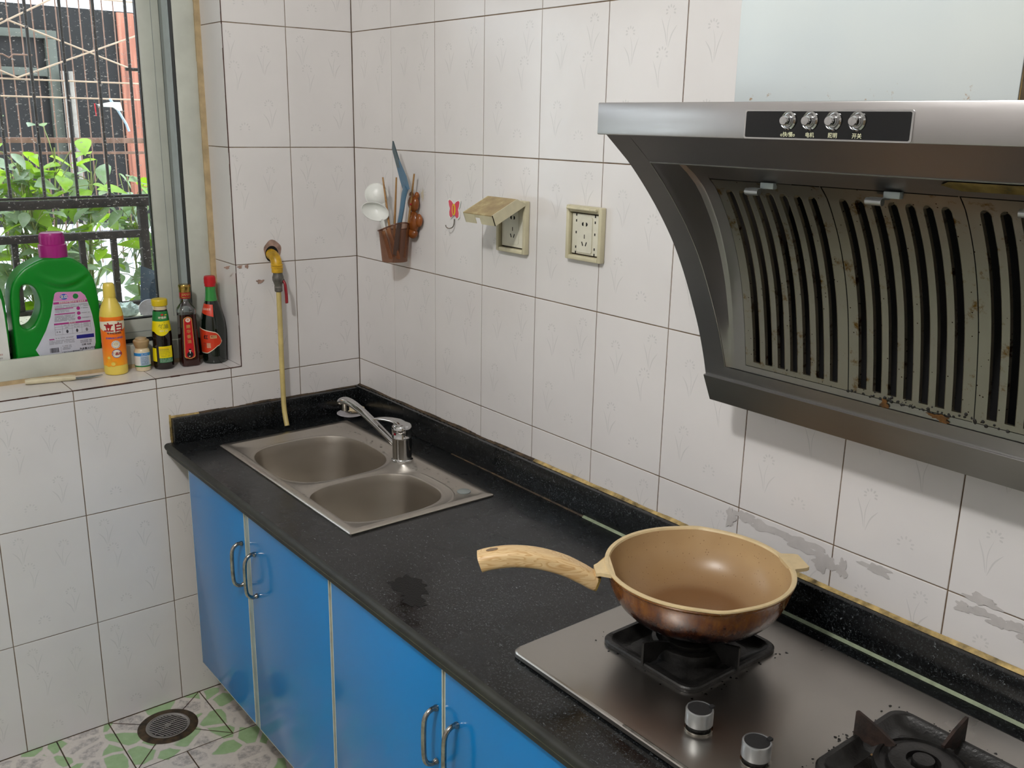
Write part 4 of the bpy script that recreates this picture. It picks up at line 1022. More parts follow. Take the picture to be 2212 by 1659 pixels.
for x, z, w_, h_ in [(1.715, 1.1985, .006, .007), (1.795, 1.1995, .014, .004), (1.803, 1.1960, .006, .004)]:
    blob(mb, lambda u, v: (u, Ff(max(v, 1.190)) - .0016, v), x, z, w_, h_, int(x * 1000), 'stainb')
tag(mb.build('grease_drips', t, recalc=False), kind='stuff')
# clips holding the plates
for x in (1.5515, 1.7365, 1.9225):
    mb = MB(); z = 1.496; mb.box((x + .012, Ff(z) - .001, z - .004), (x + .034, Ff(z) - .010, z + .0045), 'frame_alu', .001)
    mb.tube([(x - .006, Ff(z) - .016, z - .0085), (x + .016, Ff(z) - .016, z - .0085)], .0048, 'knobgrey', 14); mb.box((x - .004, Ff(z) + .0, z - .006), (x + .016, Ff(z) - .014, z - .0035), 'knobgrey')
    mb.build('plate_clip', t)
# lamp lens above the middle plates
mb = MB(); zl = 1.513; lens = [(1.829, 0), (1.842, .0045), (1.99, .0045), (1.995, 0), (1.99, -.0055), (1.850, -.0060)]
mb.prism(lens, .0015, -.004, 'lens', fn=lambda a, b, c_: (a, Ff(zl + b) + c_, zl + b)) if 'lens' in M else None
if 'lens' not in M:
    M['lens'] = plain('yellowed_lamp_lens', '#8f7a45', .25, var=.3, scale=40); mb.prism(lens, .0015, -.004, 'lens', fn=lambda a, b, c_: (a, Ff(zl + b) + c_, zl + b))
tag(mb.build('lamp_lens', t), 'yellowed lamp lens')
# control panel
mb = MB(); f = lambda a, b, c_: (a, -.3890 - c_, b)
mb.prism(rrect(1.6415, 1.8570, 1.5600, 1.5935, .003, 4), -.0004, .0012, 'chrome', fn=f); mb.prism(rrect(1.6440, 1.8545, 1.5618, 1.5915, .002, 4), .0008, .0016, 'panelblack', fn=f)
fx = lambda s: (lambda x, y: (s + x, -.39085, 1.5655 + y))
for cx_, body in ((1.7050, 'o快/慢o'), (1.7345, '电机'), (1.7640, '照明'), (1.7940, '开关')):
    mb.text(body, fx(cx_), .0060, 'print', bold=.01)
cp = mb.build('control_panel', t, recalc=False)
for x in (1.7045, 1.7335, 1.7635, 1.7930):
    mb = MB(); pf = [(.0105, .0014), (.0105, .0030), (.0090, .0046), (.0070, .0036), (.0066, .0030)]
    k0 = len(mb.v); mb.lathe(pf, 'chrome', 32, (0, 0, 0), cap0=False); mb.lathe([(.0058, .003), (.0058, .0105), (.0046, .0125), (.0, .0128)], 'chrome', 28, (0, 0, 0), cap1=False)
    mb.v = [Vector((x + v.x, -.3890 - v.z, 1.5812 + v.y)) for v in mb.v]; mb.build('push_button', cp)

t = thing('hood_duct_box', (1.747, -.17, 1.602), 'pale blue painted duct housing standing above the range hood', 'duct housing')
mb = MB(); mb.box((1.5660, -.006, 1.6030), (1.9265, -.3200, 2.45), 'duct', .002); mb.build('front_and_sides', t, loc=(1.566, -.32, 1.6030))
mb = MB(); mb.box((1.9266, -.010, 1.6040), (1.9276, -.3185, 2.44), 'duct_side'); mb.build('greasy_side_panel', t)
# ------------------------------------------------------------------ sockets on the wall
def socket_unit(x0, x1, z0, z1, parent, plate=True, ribs=False):
    cx = (x0 + x1) / 2; mb = MB(); f = lambda a, b, c_: (a, -.0018 - c_, b)
    W = x1 - x0; b_ = .0095
    for p, q in [((x0, z0), (x0 + b_, z1)), ((x1 - b_, z0), (x1, z1)), ((x0 + b_, z0), (x1 - b_, z0 + b_)), ((x0 + b_, z1 - b_ - .004), (x1 - b_, z1))]:
        mb.box((p[0], -.0018, p[1]), (q[0], -.0150, q[1]), 'cover_beige', .002)
    mb.box((x0 + b_, -.0018, z0 + b_), (x1 - b_, -.003, z1 - b_), 'caulk_dark'); mb.build('weather_frame', parent)
    mb = MB(); a0, a1, c0, c1 = x0 + b_ + .003, x1 - b_ - .003, z0 + b_ + .003, z1 - b_ - .007
    mb.box((a0, -.003, c0), (a1, -.0075, c1), 'socket', .001); cz = (c0 + c1) / 2
    mb.prism(rrect(cx - .0215, cx + .0215, cz - .037, cz + .036, .004, 4), .0052, .0085 if ribs else .0064, 'socket', fn=f)
    def slot(px, pz, w, h, ang=0):
        ca, sa = math.cos(math.radians(ang)), math.sin(math.radians(ang)); pts = [(-w, -h), (w, -h), (w, h), (-w, h)]
        mb.prism([(px + a * ca - b * sa, pz + a * sa + b * ca) for a, b in pts], .0084 if ribs else .0063, .0089 if ribs else .0068, 'hole', fn=f)
    def half(px, pz, s):
        mb.prism([(px + s * .0005, pz + .0042), (px + s * .004, pz + .003), (px + s * .0055, pz), (px + s * .004, pz - .003), (px + s * .0005, pz - .0042)], .0084 if ribs else .0063, .0089 if ribs else .0068, 'hole', fn=f)
    half(cx - .0032, cz + .021, -1); half(cx + .0032, cz + .021, 1); slot(cx, cz - .004, .0009, .0042); slot(cx - .0055, cz - .019, .0012, .0044, 24); slot(cx + .0055, cz - .019, .0012, .0044, -24)
    if ribs:
        for sx_ in (-1, 1):
            for q in (-.041, -.030, .0, .024, .036): mb.box((cx + sx_ * .0265, -.0074, cz + q), (cx + sx_ * .0295, -.0079, cz + q + .005), 'hole')
    mb.build('socket_face', parent)
t = thing('covered_socket', (.720, -.002, 1.292), 'white wall socket with a yellowed splash cover flipped half open, right of the butterfly hook', 'socket')
socket_unit(.668, .772, 1.292, 1.409, t)
# lid: a shallow box open underneath, hinged at the top edge
mb = MB(); hy, hz = -.016, 1.4035; ang = math.radians(14); L = .0935; ax = Vector((0, -math.cos(ang), -math.sin(ang))); up = Vector((0, -math.sin(ang) , math.cos(ang)))
# hinge line low, top surface rises then slopes to the free edge
def lp(x, a, b): p = Vector((x, hy, hz)) + ax * a + up * b; return tuple(p)
x0, x1 = .667, .773; e = .0022
top = [(0, .001), (.020, .0165), (L, .0010 + .0)]
sidep = [(0, -.004), (0, .001), (.020, .0165), (L, .0010), (L - .003, -.0225), (L - .0055, -.0225)]
def side(xa, xb): 
    P = [lp(xa, a, b) for a, b in sidep] + [lp(xb, a, b) for a, b in sidep]; n = len(sidep)
    tri = tessellate_polygon([[Vector((a, b, 0)) for a, b in sidep]])
    mb.add(P, [tuple(q) for q in tri] + [tuple(n + z for z in q) for q in tri] + [(i, (i+1) % n, n + (i+1) % n, n + i) for i in range(n)], 'cover_beige')
side(x0, x0 + e); side(x1 - e, x1)
for (a, b), (c_, d_) in zip(top, top[1:]):
    xa_, xb_ = x0 + e, x1 - e; mb.add([lp(xa_, a, b), lp(xb_, a, b), lp(xb_, c_, d_), lp(xa_, c_, d_), lp(xa_, a, b - e), lp(xb_, a, b - e), lp(xb_, c_, d_ - e), lp(xa_, c_, d_ - e)], [(0, 1, 2, 3), (7, 6, 5, 4), (0, 4, 5, 1), (1, 5, 6, 2), (2, 6, 7, 3), (3, 7, 4, 0)], 'grimy')
cx_ = (x0 + x1) / 2
for xa, xb, d0 in ((x0, cx_ - .014, -.0225), (cx_ + .005, x1, -.0225), (cx_ - .014, cx_ + .005, -.009)):
    P = [lp(xa, L, .001), lp(xb, L, .001), lp(xb, L - .003, d0), lp(xa, L - .003, d0), lp(xa, L - e, .001), lp(xb, L - e, .001), lp(xb, L - .003 - e, d0), lp(xa, L - .003 - e, d0)]
    mb.add(P, [(0, 1, 2, 3), (7, 6, 5, 4), (0, 4, 5, 1), (1, 5, 6, 2), (2, 6, 7, 3), (3, 7, 4, 0)], 'cover_beige')
tag(mb.build('splash_lid', t, angle=30), 'brown-stained yellowed lid')
t = thing('uncovered_socket', (.958, -.002, 1.302), 'white wall socket with a yellowed frame and no lid, nearest the range hood', 'socket')
socket_unit(.9055, 1.0115, 1.302, 1.413, t, ribs=True)
mb = MB(); mb.tube([(.915, -.021, 1.4075), (1.002, -.021, 1.4075)], .0028, 'cover_beige', 10); mb.tube([(.930, -.0212, 1.4076), (.986, -.0212, 1.4076)], .0033, 'cover_beige', 10); mb.build('hinge_pin', t)

# ------------------------------------------------------------------ butterfly hook
t = thing('butterfly_hook', (.487, -.002, 1.34), 'pink butterfly-shaped wall hook stuck on the tiles', 'hook')
mb = MB(); f = lambda a, b, c_: (.487 + a, -.0018 - c_, 1.3685 + b)
def wings(k): 
    R = [(.0, .010), (.004, .016), (.011, .022), (.021, .0255), (.0265, .022), (.0235, .010), (.019, .002), (.0225, -.008), (.0215, -.018), (.015, -.0235), (.008, -.019), (.003, -.012)]
    R = [(x * k, y * k) for x, y in R]; return R + [(-x, y) for x, y in reversed(R) if x > 0]
mb.prism(wings(1.0), 0, .0025, 'white', fn=f); mb.prism(wings(.86), .0020, .0031, 'pink', fn=f)
mb.prism(superell(0, 0, .0075, .014, 2, 20), .0028, .0038, 'lid_yellow', fn=f); mb.prism(superell(0, 0, .0022, .010, 2, 16), .0032, .0052, 'pink', fn=f); mb.build('butterfly', t)
mb = MB(); mb.tube(smoothpts([(.488, -.004, 1.346), (.489, -.006, 1.334), (.4885, -.010, 1.3265), (.484, -.017, 1.3235), (.4800, -.022, 1.327), (.4790, -.0235, 1.332)], 4), .0014, 'chrome_worn', 8); mb.build('wire_hook', t)

# ------------------------------------------------------------------ utensil cup held by a small bear-like figure
CXc, CYc = .283, -.048
t = thing('utensil_cup', (CXc, CYc, 1.222), 'translucent brown utensil cup held on the wall by an amber plastic figure', 'utensil cup')
mb = MB(); n = 48; P = []
levels = [(1.2225, .0325), (1.225, .0335), (1.26, .0365), (1.29, .039), (1.0, .040)]
def rimz(a): return 1.3085 + .012 * math.cos(a - math.radians(0)) + .004 * math.cos(2 * a)
def cupwall(off):
    P = []
    for j in range(9):
        for k in range(n):
            a = 2 * math.pi * k / n; zt = rimz(a); z = 1.2225 + off * .5 + (zt - 1.2225) * j / 8; r = (.0325 + (.0405 - .0325) * (z - 1.2225) / .086 - off) * (1 if j < 8 else 1.02); P.append((CXc + r * math.cos(a), CYc + r * math.sin(a), z))
    return P
P = cupwall(0); mb.add(P, [(j*n+k, j*n+(k+1) % n, (j+1)*n+(k+1) % n, (j+1)*n+k) for j in range(8) for k in range(n)] + [tuple(range(n))], 'browncup')
mb.build('cup', t, recalc=False)
mb = MB(); pts = [(CXc + .0415 * math.cos(2 * math.pi * k / n), CYc + .0415 * math.sin(2 * math.pi * k / n), rimz(2 * math.pi * k / n)) for k in range(n + 1)]; mb.tube(pts, .0018, 'browncup', 8, cap=False); mb.build('rolled_rim', t)
mb = MB(); X0 = .322
f = lambda a, b, c_: (X0 + a, -.0025 - c_, 1.325 + b)
def ball(cx, cy, cz, rx, ry, rz, mat):
    pr = [(math.sin(math.pi * k / 10), -math.cos(math.pi * k / 10)) for k in range(11)]; k0 = len(mb.v)
    mb.lathe([(max(r, .001), z) for r, z in pr], mat, 18, cap0=False, cap1=False)
    for i in range(k0, len(mb.v)): v = mb.v[i]; mb.v[i] = Vector((cx + v.x * rx, cy + v.y * ry, cz + v.z * rz))
ball(X0, -.014, 1.372, .0200, .012, .022, 'amber'); ball(X0 - .012, -.012, 1.392, .006, .006, .008, 'amber'); ball(X0 + .013, -.012, 1.392, .006, .006, .009, 'amber')
ball(X0, -.014, 1.325, .021, .012, .028, 'amber'); ball(X0 + .022, -.012, 1.330, .012, .008, .017, 'amber'); ball(X0 - .004, -.014, 1.296, .018, .011, .014, 'amber'); ball(X0 + .006, -.026, 1.370, .003, .003, .003, 'red_deep')
mb.build('figure_holder', t, angle=60)
def chop(pts, lab):
    mb = MB(); p0, p1 = Vector(pts[0]), Vector(pts[1]); q = [p0.lerp(p1, k / 6) for k in range(7)]; mb.tube(q, [.0022 + .0014 * k / 6 for k in range(7)], 'bamboo', 8)
    return tag(mb.build('chopstick'), lab, 'chopstick', 'chopsticks in the wall cup')
chop([(.2170, -.040, 1.431), (.274, -.046, 1.232)], 'wooden chopstick leaning furthest left in the wall cup')
chop([(.2740, -.034, 1.434), (.264, -.040, 1.232)], 'upright middle wooden chopstick in the wall cup')
chop([(.3060, -.030, 1.428), (.270, -.030, 1.232)], 'wooden chopstick leaning right, next to the blue knife in the wall cup')
chop([(.3420, -.024, 1.446), (.296, -.026, 1.232)], 'wooden chopstick mostly hidden behind the blue knife in the wall cup')
t = thing('paring_knife', (.292, -.052, 1.24), 'blue-handled knife standing tip-up in the wall cup', 'knife')
mb = MB(); f = lambda a, b, c_: (a, -.050 + c_, b)
mb.prism([(.2865, 1.524), (.2830, 1.505), (.3180, 1.430), (.3330, 1.404), (.3600, 1.4100), (.3460, 1.440), (.3130, 1.480)], -.0012, .0012, 'knifeblue', fn=f)
mb.prism([(.2865, 1.524), (.2830, 1.505), (.3050, 1.460), (.318, 1.4600), (.3130, 1.480)], -.0018, .0018, 'knifesteel', fn=f); mb.build('blade', t)
mb = MB(); rr_tube(mb, smoothpts([Vector(p) for p in [(.3480, -.050, 1.412), (.3350, -.050, 1.395), (.3200, -.050, 1.350), (.3030, -.050, 1.300), (.2900, -.050, 1.240)]], 5), lambda i: (.0055, .0095), 'knifeblue', 4, 20) if False else None
hp = smoothpts([(.3470, -.050, 1.414), (.3350, -.050, 1.395), (.3215, -.050, 1.350), (.3040, -.050, 1.300), (.2900, -.050, 1.240)], 5)
mb.tube(hp, [(.0088 + .0012 * math.sin(i * .4), .0050) for i in range(len(hp))], 'knifeblue', 14, up=(0, 1, 0)); mb.build('knife_handle', t)
def spoon(cx, cz, y, a, b, tilt, bowl_dir, lab, nm, tail):
    """shallow bowl facing the viewer (bowl_dir=1) or away, with a stem down into the cup"""
    t = thing(nm, (tail[0], tail[1], tail[2]), lab, 'spoon' if 'ladle' in nm else 'rice paddle')
    mb = MB(); ct, st = math.cos(math.radians(tilt)), math.sin(math.radians(tilt)); D = .018 if bowl_dir > 0 else .012
    def sf(u, v, s):
        r, th = u, v; px, pz = a * r * math.cos(th), b * r * math.sin(th); d = D * (1 - r * r) * bowl_dir + s; q = px * ct - pz * st
        return (cx + q * .621 - d * .74, y + q * .783 + d * .60, cz + px * st + pz * ct + d * .25)
    th = [2 * math.pi * k / 36 for k in range(36)]
    mb.grid(lambda k, r: sf(r, th[k], 0), list(range(36)), [.02, .3, .55, .75, .9, 1.0], 'white', closeu=True); mb.grid(lambda k, r: sf(r, th[k], .0016), list(range(36)), [.02, .3, .55, .75, .9, 1.0], 'white', closeu=True)
    mb.tube([sf(1, v, .0008) for v in th + [0]], .0014, 'white', 6, cap=False); mb.build('bowl', t, angle=60)
    mb = MB(); e = sf(.92, math.radians(-52), 0); mb.tube(smoothpts([e, (e[0] * .6 + tail[0] * .4, e[1] * .6 + tail[1] * .4, e[2] * .6 + tail[2] * .4), tail], 5), [(.012 - .0006 * k, .0022) for k in range(11)], 'white', 10, up=(0, 1, 0)); mb.build('stem', t)
spoon(.2045, 1.386, -.052, .030, .029, -6, -1, 'white rice paddle with a rounded textured head at the back of the wall cup', 'rice_paddle', (.262, -.036, 1.238))
spoon(.2330, 1.346, -.074, .0355, .0225, -16, 1, 'white plastic ladle with its hollow bowl facing out at the front of the wall cup', 'plastic_ladle', (.262, -.050, 1.250))
for pts, lab in (([(.2600, -.067, 1.298), (.2780, -.060, 1.240), (.2800, -.058, 1.230)], 'pale wooden spoon handle with an oval hole seen through the brown cup'), ([(.262, -.055, 1.303), (.298, -.050, 1.245), (.302, -.049, 1.2305)], 'pale wooden spoon handle leaning right inside the brown cup')):
    mb = MB(); P = smoothpts(pts, 5); mb.tube(P, [(.0075 + .0018 * i / len(P), .0025) for i in range(len(P))], 'spoonwood', 12, up=(0, 1, 0)); tag(mb.build('wooden_spoon'), lab, 'spoon', 'wooden spoons in the wall cup')

# ------------------------------------------------------------------ gas pipe tap and hose on the window wall
t = thing('water_valve', (.02, -.268, 1.14), 'yellow pipe elbow with a grey valve and red lever coming out of the tiled wall', 'valve')
mb = MB(); ring = [(-.0005 * math.sin(k), 0) for k in range(1)]
f = lambda a, b, c_: (.0012 + c_, a, b)
n = 36; hy, hz = -.2560, 1.2290
mb.prism([(hy + .0245 * (1 + .05 * math.sin(5 * q)) * math.cos(q), hz + .028 * (1 + .04 * math.sin(4 * q + 1)) * math.sin(q) + .003) for q in [2 * math.pi * k / n for k in range(n)]], 0, .0010, 'mortar', fn=f)
mb.prism([(hy - .003 + .0185 * math.cos(q), hz - .006 + .0215 * math.sin(q)) for q in [2 * math.pi * k / n for k in range(n)]], .0006, .0015, 'hole', fn=f); mb.build('wall_hole', t)
mb = MB(); ep = smoothpts([(-.02, -.262, 1.222), (.010, -.262, 1.222), (.026, -.2618, 1.216), (.034, -.2615, 1.203), (.036, -.261, 1.188)], 6); mb.tube(ep, .0145, 'brassy', 22)
for z in (1.196, 1.1895): mb.lathe([(.0150, z), (.0162, z + .001), (.0162, z + .003), (.0150, z + .004)], 'brassy', 24, (.0355, -.2612, 0), cap0=False, cap1=False)
mb.lathe([(.0150, 1.178), (.0150, 1.190)], 'brassy', 24, (.036, -.261, 0)); mb.build('elbow', t)
mb = MB(); c = (.037, -.2605, 0); mb.lathe([(.0120, 1.179), (.0130, 1.172), (.0150, 1.166), (.0150, 1.158), (.0120, 1.150), (.0100, 1.143), (.0105, 1.140), (.0105, 1.128), (.0085, 1.126)], 'valve', 22, c)
mb.tube([(.037, -.2605, 1.158), (.050, -.252, 1.156)], .0068, 'valve', 14); mb.lathe([(.0110, 1.1385), (.0110, 1.1400)], 'pipe', 22, c); mb.build('valve_body', t)
mb = MB(); lv = smoothpts([(.050, -.2515, 1.157), (.054, -.249, 1.148), (.055, -.2480, 1.132), (.056, -.2475, 1.112), (.056, -.2475, 1.096)], 5); m = len(lv)
mb.tube(lv, [(.0030 + .0038 * min(1, max(0, (i / m - .15) * 3)) - (.0045 if i == m - 1 else 0), .0035) for i in range(m)], 'redvinyl', 12, up=(0, 1, 0)); mb.build('lever', t)
mb = MB(); mb.tube(smoothpts([(.037, -.2605, 1.128), (.038, -.261, 1.05), (.040, -.2625, .95), (.043, -.2640, .86), (.051, -.2665, .80), (.069, -.2690, .7590)], 8), .0068, 'hose', 14)
tag(mb.build('rubber_hose'), 'yellowed hose hanging from the grey valve down to the sink edge', 'hose')
# ------------------------------------------------------------------ bottles on the sill
SB = SZ + .0005
class Wrap:
    """maps (arc, height) onto a turned body of given profile"""
    def __init__(s, cx, cy, z0, prof, face, eps=.0004, ex=2.0, sx=1, sy=1, rot=0):
        s.c = (cx, cy, z0); s.p = sorted([(z, r) for r, z in prof]); s.face = face; s.eps = eps; s.ex = ex; s.rot = rot
    def r(s, z):
        p = s.p
        if z <= p[0][0]: return p[0][1]
        for (z0, r0), (z1, r1) in zip(p, p[1:]):
            if z0 <= z <= z1: return r0 + (r1 - r0) * (z - z0) / max(1e-6, z1 - z0)
        return p[-1][1]
    def fn(s, lift=1):
        def g(u, v):
            r = s.r(v); a = s.face + u / max(r, .004); rr = r
            if s.ex != 2.0:
                ct, st = math.cos(a - s.rot), math.sin(a - s.rot); rr = r * (abs(ct) ** s.ex + abs(st) ** s.ex) ** (-1 / s.ex)
            rr += s.eps * lift; return (s.c[0] + rr * math.cos(a), s.c[1] + rr * math.sin(a), s.c[2] + v)
        return g
def band(mb, fn, v0, v1, left, right, mat, nu=24, nv=10):
    L = left if callable(left) else (lambda v: left); R = right if callable(right) else (lambda v: right)
    mb.grid(lambda u, v: fn(L(v) + (R(v) - L(v)) * u, v), linspace(0, 1, nu), linspace(v0, v1, nv), mat)
def disc(mb, fn, cx, cy, rx, ry, mat, n=28):
    mb.add([fn(cx, cy)] + [fn(cx + rx * math.cos(6.2832 * k / n), cy + ry * math.sin(6.2832 * k / n)) for k in range(n)], [(0, 1 + k, 1 + (k + 1) % n) for k in range(n)], mat)
def ticks(mb, fn, x0, x1, y, h, mat, sd, dens=1.0):
    """a row of tiny unreadable characters as on the photo"""
    r = random.Random(sd); x = x0
    while x < x1 - h * .5:
        w = h * r.uniform(.55, .95)
        if r.random() < .88:
            for q in range(3):
                yy = y + h * (q / 2 - .5) * .8
                mb.add([fn(x, yy - h * .07), fn(x + w * .8, yy - h * .07), fn(x + w * .8, yy + h * .07), fn(x, yy + h * .07)], [(0, 1, 2, 3)], mat)
            xx = x + w * r.uniform(.2, .6); mb.add([fn(xx, y - h * .45), fn(xx + h * .12, y - h * .45), fn(xx + h * .12, y + h * .45), fn(xx, y + h * .45)], [(0, 1, 2, 3)], mat)
        x += w * 1.15
def rectf(mb, fn, x0, x1, y0, y1, mat, nu=2): mb.grid(fn, linspace(x0, x1, nu), [y0, y1], mat)
CAMV = Vector((2.3947, -1.3433))
def facing(x, y): d = CAMV - Vector((x, y)); return math.atan2(d.y, d.x)

# --- orange and yellow dish soap
bx, by = -.1105, -.6535; t = thing('dish_soap_bottle', (bx, by, SB), 'tall yellow and orange dish soap bottle on the tiled sill, red characters on its label', 'bottle')
pf = [(.024, 0), (.0275, .002), (.0290, .008), (.0290, .024), (.0285, .026), (.0285, .150), (.0283, .156), (.0270, .164), (.0235, .176), (.0185, .188), (.0150, .196), (.0138, .200)]
mb = MB(); mb.lathe(pf, 'yellow_soft', 40, (bx, by, SB)); mb.build('bottle_body', t)
mb = MB(); mb.lathe([(.0148, .200), (.0150, .202), (.0142, .226), (.0128, .2335), (.0110, .2360), (.0, .2365)], 'yellow_soft', 32, (bx, by, SB), cap1=False); mb.build('cap', t)
W = Wrap(bx, by, SB, pf, facing(bx, by)); f1, f2, f3 = W.fn(1), W.fn(2), W.fn(3)
mb = MB(); mb.lathe([(.0291, .026), (.0289, .028), (.0289, .151), (.0286, .1525)], 'orange', 40, (0, 0, 0), cap0=False, cap1=False); mb.v = [v + Vector((bx, by, SB)) for v in mb.v]
lab = mb.build('printed_sleeve', t, loc=(bx, by, SB))
mb = MB(); f1 = W.fn(2.2); f2 = W.fn(3.2); f3 = W.fn(4.2)
mb.grid(lambda u, v: f1(u, (.113 + .055 * (u / .045) ** 2 * .28) * (1 - v) + (.1435 - .004 * abs(u) / .04) * v), linspace(-.040, .040, 40), linspace(0, 1, 6), 'cream')
mb.text('立白', f2, .0245, 'red_deep', cx=.003, cy=.1250, bold=.03); mb.text('新金桔洗洁精', f2, .0058, 'ink', cx=.004, cy=.1110, bold=.02)
mb.text('去油精华·保护双手', f2, .0052, 'p_blue', cx=.003, cy=.0985, bold=.02)
ticks(mb, f2, .012, .026, .1420, .0026, 'gprint', 4)
disc(mb, f2, .0045, .082, .0105, .0105, 'cream'); disc(mb, f3, .0045, .0835, .0055, .0045, 'powder')
for k in range(14): a = 6.2832 * k / 14; disc(mb, f3, .0045 + .0086 * math.cos(a), .082 + .0086 * math.sin(a), .0010, .0010, 'p_blue', 6)
disc(mb, f2, .0045, .0580, .0110, .0110, 'p_blue'); disc(mb, W.fn(2.7), .0045, .0580, .0118, .0065, 'cream'); disc(mb, W.fn(3.3), .0045, .058, .0098, .0098, 'cream')
mb.text('食品用', W.fn(8), .0078, 'red_deep', cx=.0045, cy=.0580, bold=.03)
for x, y, r in ((-.013, .040, .0062), (-.002, .033, .006), (-.014, .047, .005), (-.017, .030, .0062), (-.006, .0310, .0068)): disc(mb, f2, x, y, r, r, 'orange_fruit'); 
disc(mb, f3, -.0055, .0315, .0048, .0048, 'yellow_soft'); disc(mb, f3, -.0145, .0475, .0034, .0034, 'yellow_soft')
mb.build('label_print', lab, recalc=False)

# --- small spice jar
bx, by = -.1040, -.5870; t = thing('spice_jar', (bx, by, SB), 'small glass jar of pale spice powder with a tan cap on the window sill', 'jar')
pf = [(.0165, 0), (.0188, .0015), (.0195, .006), (.0195, .051), (.0190, .055), (.0165, .059), (.0150, .0605), (.0150, .064)]
mb = MB(); mb.lathe(pf, 'powderglass', 36, (bx, by, SB)) if 'powderglass' in M else None
if 'powderglass' not in M: M['powderglass'] = plain('powder_behind_glass', '#d6c7a6', .12, var=.06, scale=150, coat=.8); mb.lathe(pf, 'powderglass', 36, (bx, by, SB))
mb.build('jar_body', t)
mb = MB(); mb.lathe([(.0158, .0610), (.0162, .0640), (.0175, .066), (.0200, .074), (.0204, .079), (.0190, .0812), (.0150, .0830), (.0135, .0870), (.0100, .0885), (.0, .0888)], 'cork', 34, (bx, by, SB), cap1=False); mb.build('cap', t, angle=30)
W = Wrap(bx, by, SB, pf, facing(bx, by)); mb = MB(); band(mb, W.fn(1), .0125, .0510, -.030, .030, 'paper', 30, 4); band(mb, W.fn(1.8), .0415, .0495, -.030, .030, 'p_lblue', 30, 3); band(mb, W.fn(1.8), .0125, .0160, -.030, .030, 'gprint', 30, 3)
band(mb, W.fn(2.0), .0165, .0405, -.0055, .0175, 'bluegrey', 16, 4) if 'bluegrey' in M else None
if 'bluegrey' not in M: M['bluegrey'] = plain('pale_blue_print', '#a9c1d8', .4, var=0); band(mb, W.fn(2.0), .0165, .0405, -.0055, .0175, 'bluegrey', 16, 4)
for k, (y, h) in enumerate([(.0465, .0022), (.0435, .002)]): ticks(mb, W.fn(3), -.003, .014, y, h, 'paper', k)
for k in range(8): ticks(mb, W.fn(3), -.003, .015, .038 - k * .0027, .0019, 'ink' if k in (0, 4, 5, 6, 7) else 'ink2', 10 + k)
mb.build('label', t, recalc=False)

# --- oyster sauce
bx, by = -.0975, -.5340; t = thing('sauce_bottle', (bx, by, SB), 'dark sauce bottle with a yellow lid and green and yellow labels on the sill', 'bottle')
pf = [(.0225, 0), (.0250, .002), (.0258, .007), (.0258, .050), (.0250, .056), (.0246, .066), (.0252, .080), (.0250, .090), (.0236, .104), (.0212, .124), (.0192, .144), (.0176, .156), (.0166, .160), (.0166, .170)]
mb = MB(); mb.lathe(pf, 'sauce', 40, (bx, by, SB)); mb.build('glass_body', t)
mb = MB(); mb.lathe([(.0172, .1585), (.0172, .1690)], 'powderglass', 36, (bx, by, SB), cap0=False, cap1=False); mb.build('neck_ring', t)
mb = MB(); mb.lathe([(.0176, .1680), (.0196, .1690), (.0200, .1715), (.0200, .1820), (.0194, .1845), (.0178, .1860), (.0, .1862)], 'lid_yellow', 40, (bx, by, SB), cap1=False); mb.build('lid', t)
W = Wrap(bx, by, SB, pf, facing(bx, by)); mb = MB(); F = W.fn(1.5)
band(mb, F, .1290, .1550, -.050, .050, 'gprint', 44, 6); mb.grid(lambda u, v: F(u, (.0915 + .0105 * min(1, abs(u) / .020) ** 2) * (1 - v) + .1300 * v), linspace(-.055, .055, 44), linspace(0, 1, 6), 'yellow')
F2 = W.fn(3); disc(mb, F2, .004, .1465, .0034, .0024, 'red'); disc(mb, F2, .013, .1455, .0035, .0014, 'lid_yellow')
mb.text('味极鲜', F2, .0068, 'cream', cx=.0045, cy=.1385, bold=.02)
mb.text('蚝油', W.fn(3), .0125, 'olive', cx=.0060, cy=.1150, bold=.03) if 'olive' in M else None
if 'olive' not in M: M['olive'] = plain('olive_print', '#8a8a28', .4, var=0); mb.text('蚝油', W.fn(3), .0125, 'olive', cx=.0060, cy=.1150, bold=.03)
ticks(mb, W.fn(3.6), -.004, .015, .1045, .0042, 'cream', 3); rectf(mb, F2, .006, .010, .1255, .1262, 'ink')
mb.build('shoulder_label', t, recalc=False)
mb = MB(); F = W.fn(1.5); F2 = W.fn(3); band(mb, F, .0320, .0630, -.0105, .0255, 'yellow', 20, 3); band(mb, F, .0195, .0320, -.0105, .0255, 'gprint', 20, 3); band(mb, F, .022, .058, -.040, -.0175, 'yellow', 16, 3)
ticks(mb, F2, -.008, .0145, .0590, .003, 'orange_fruit', 5); ticks(mb, F2, -.0085, .0160, .0545, .0036, 'ink', 6)
for k in range(4): ticks(mb, F2, -.0085, .017, .0495 - k * .0042, .0022, 'olive', 20 + k)
for k in range(4): ticks(mb, F2, -.0085, .024, .0296 - k * .0026, .0018, 'p_label', 30 + k)
mb.build('back_label', t, recalc=False)

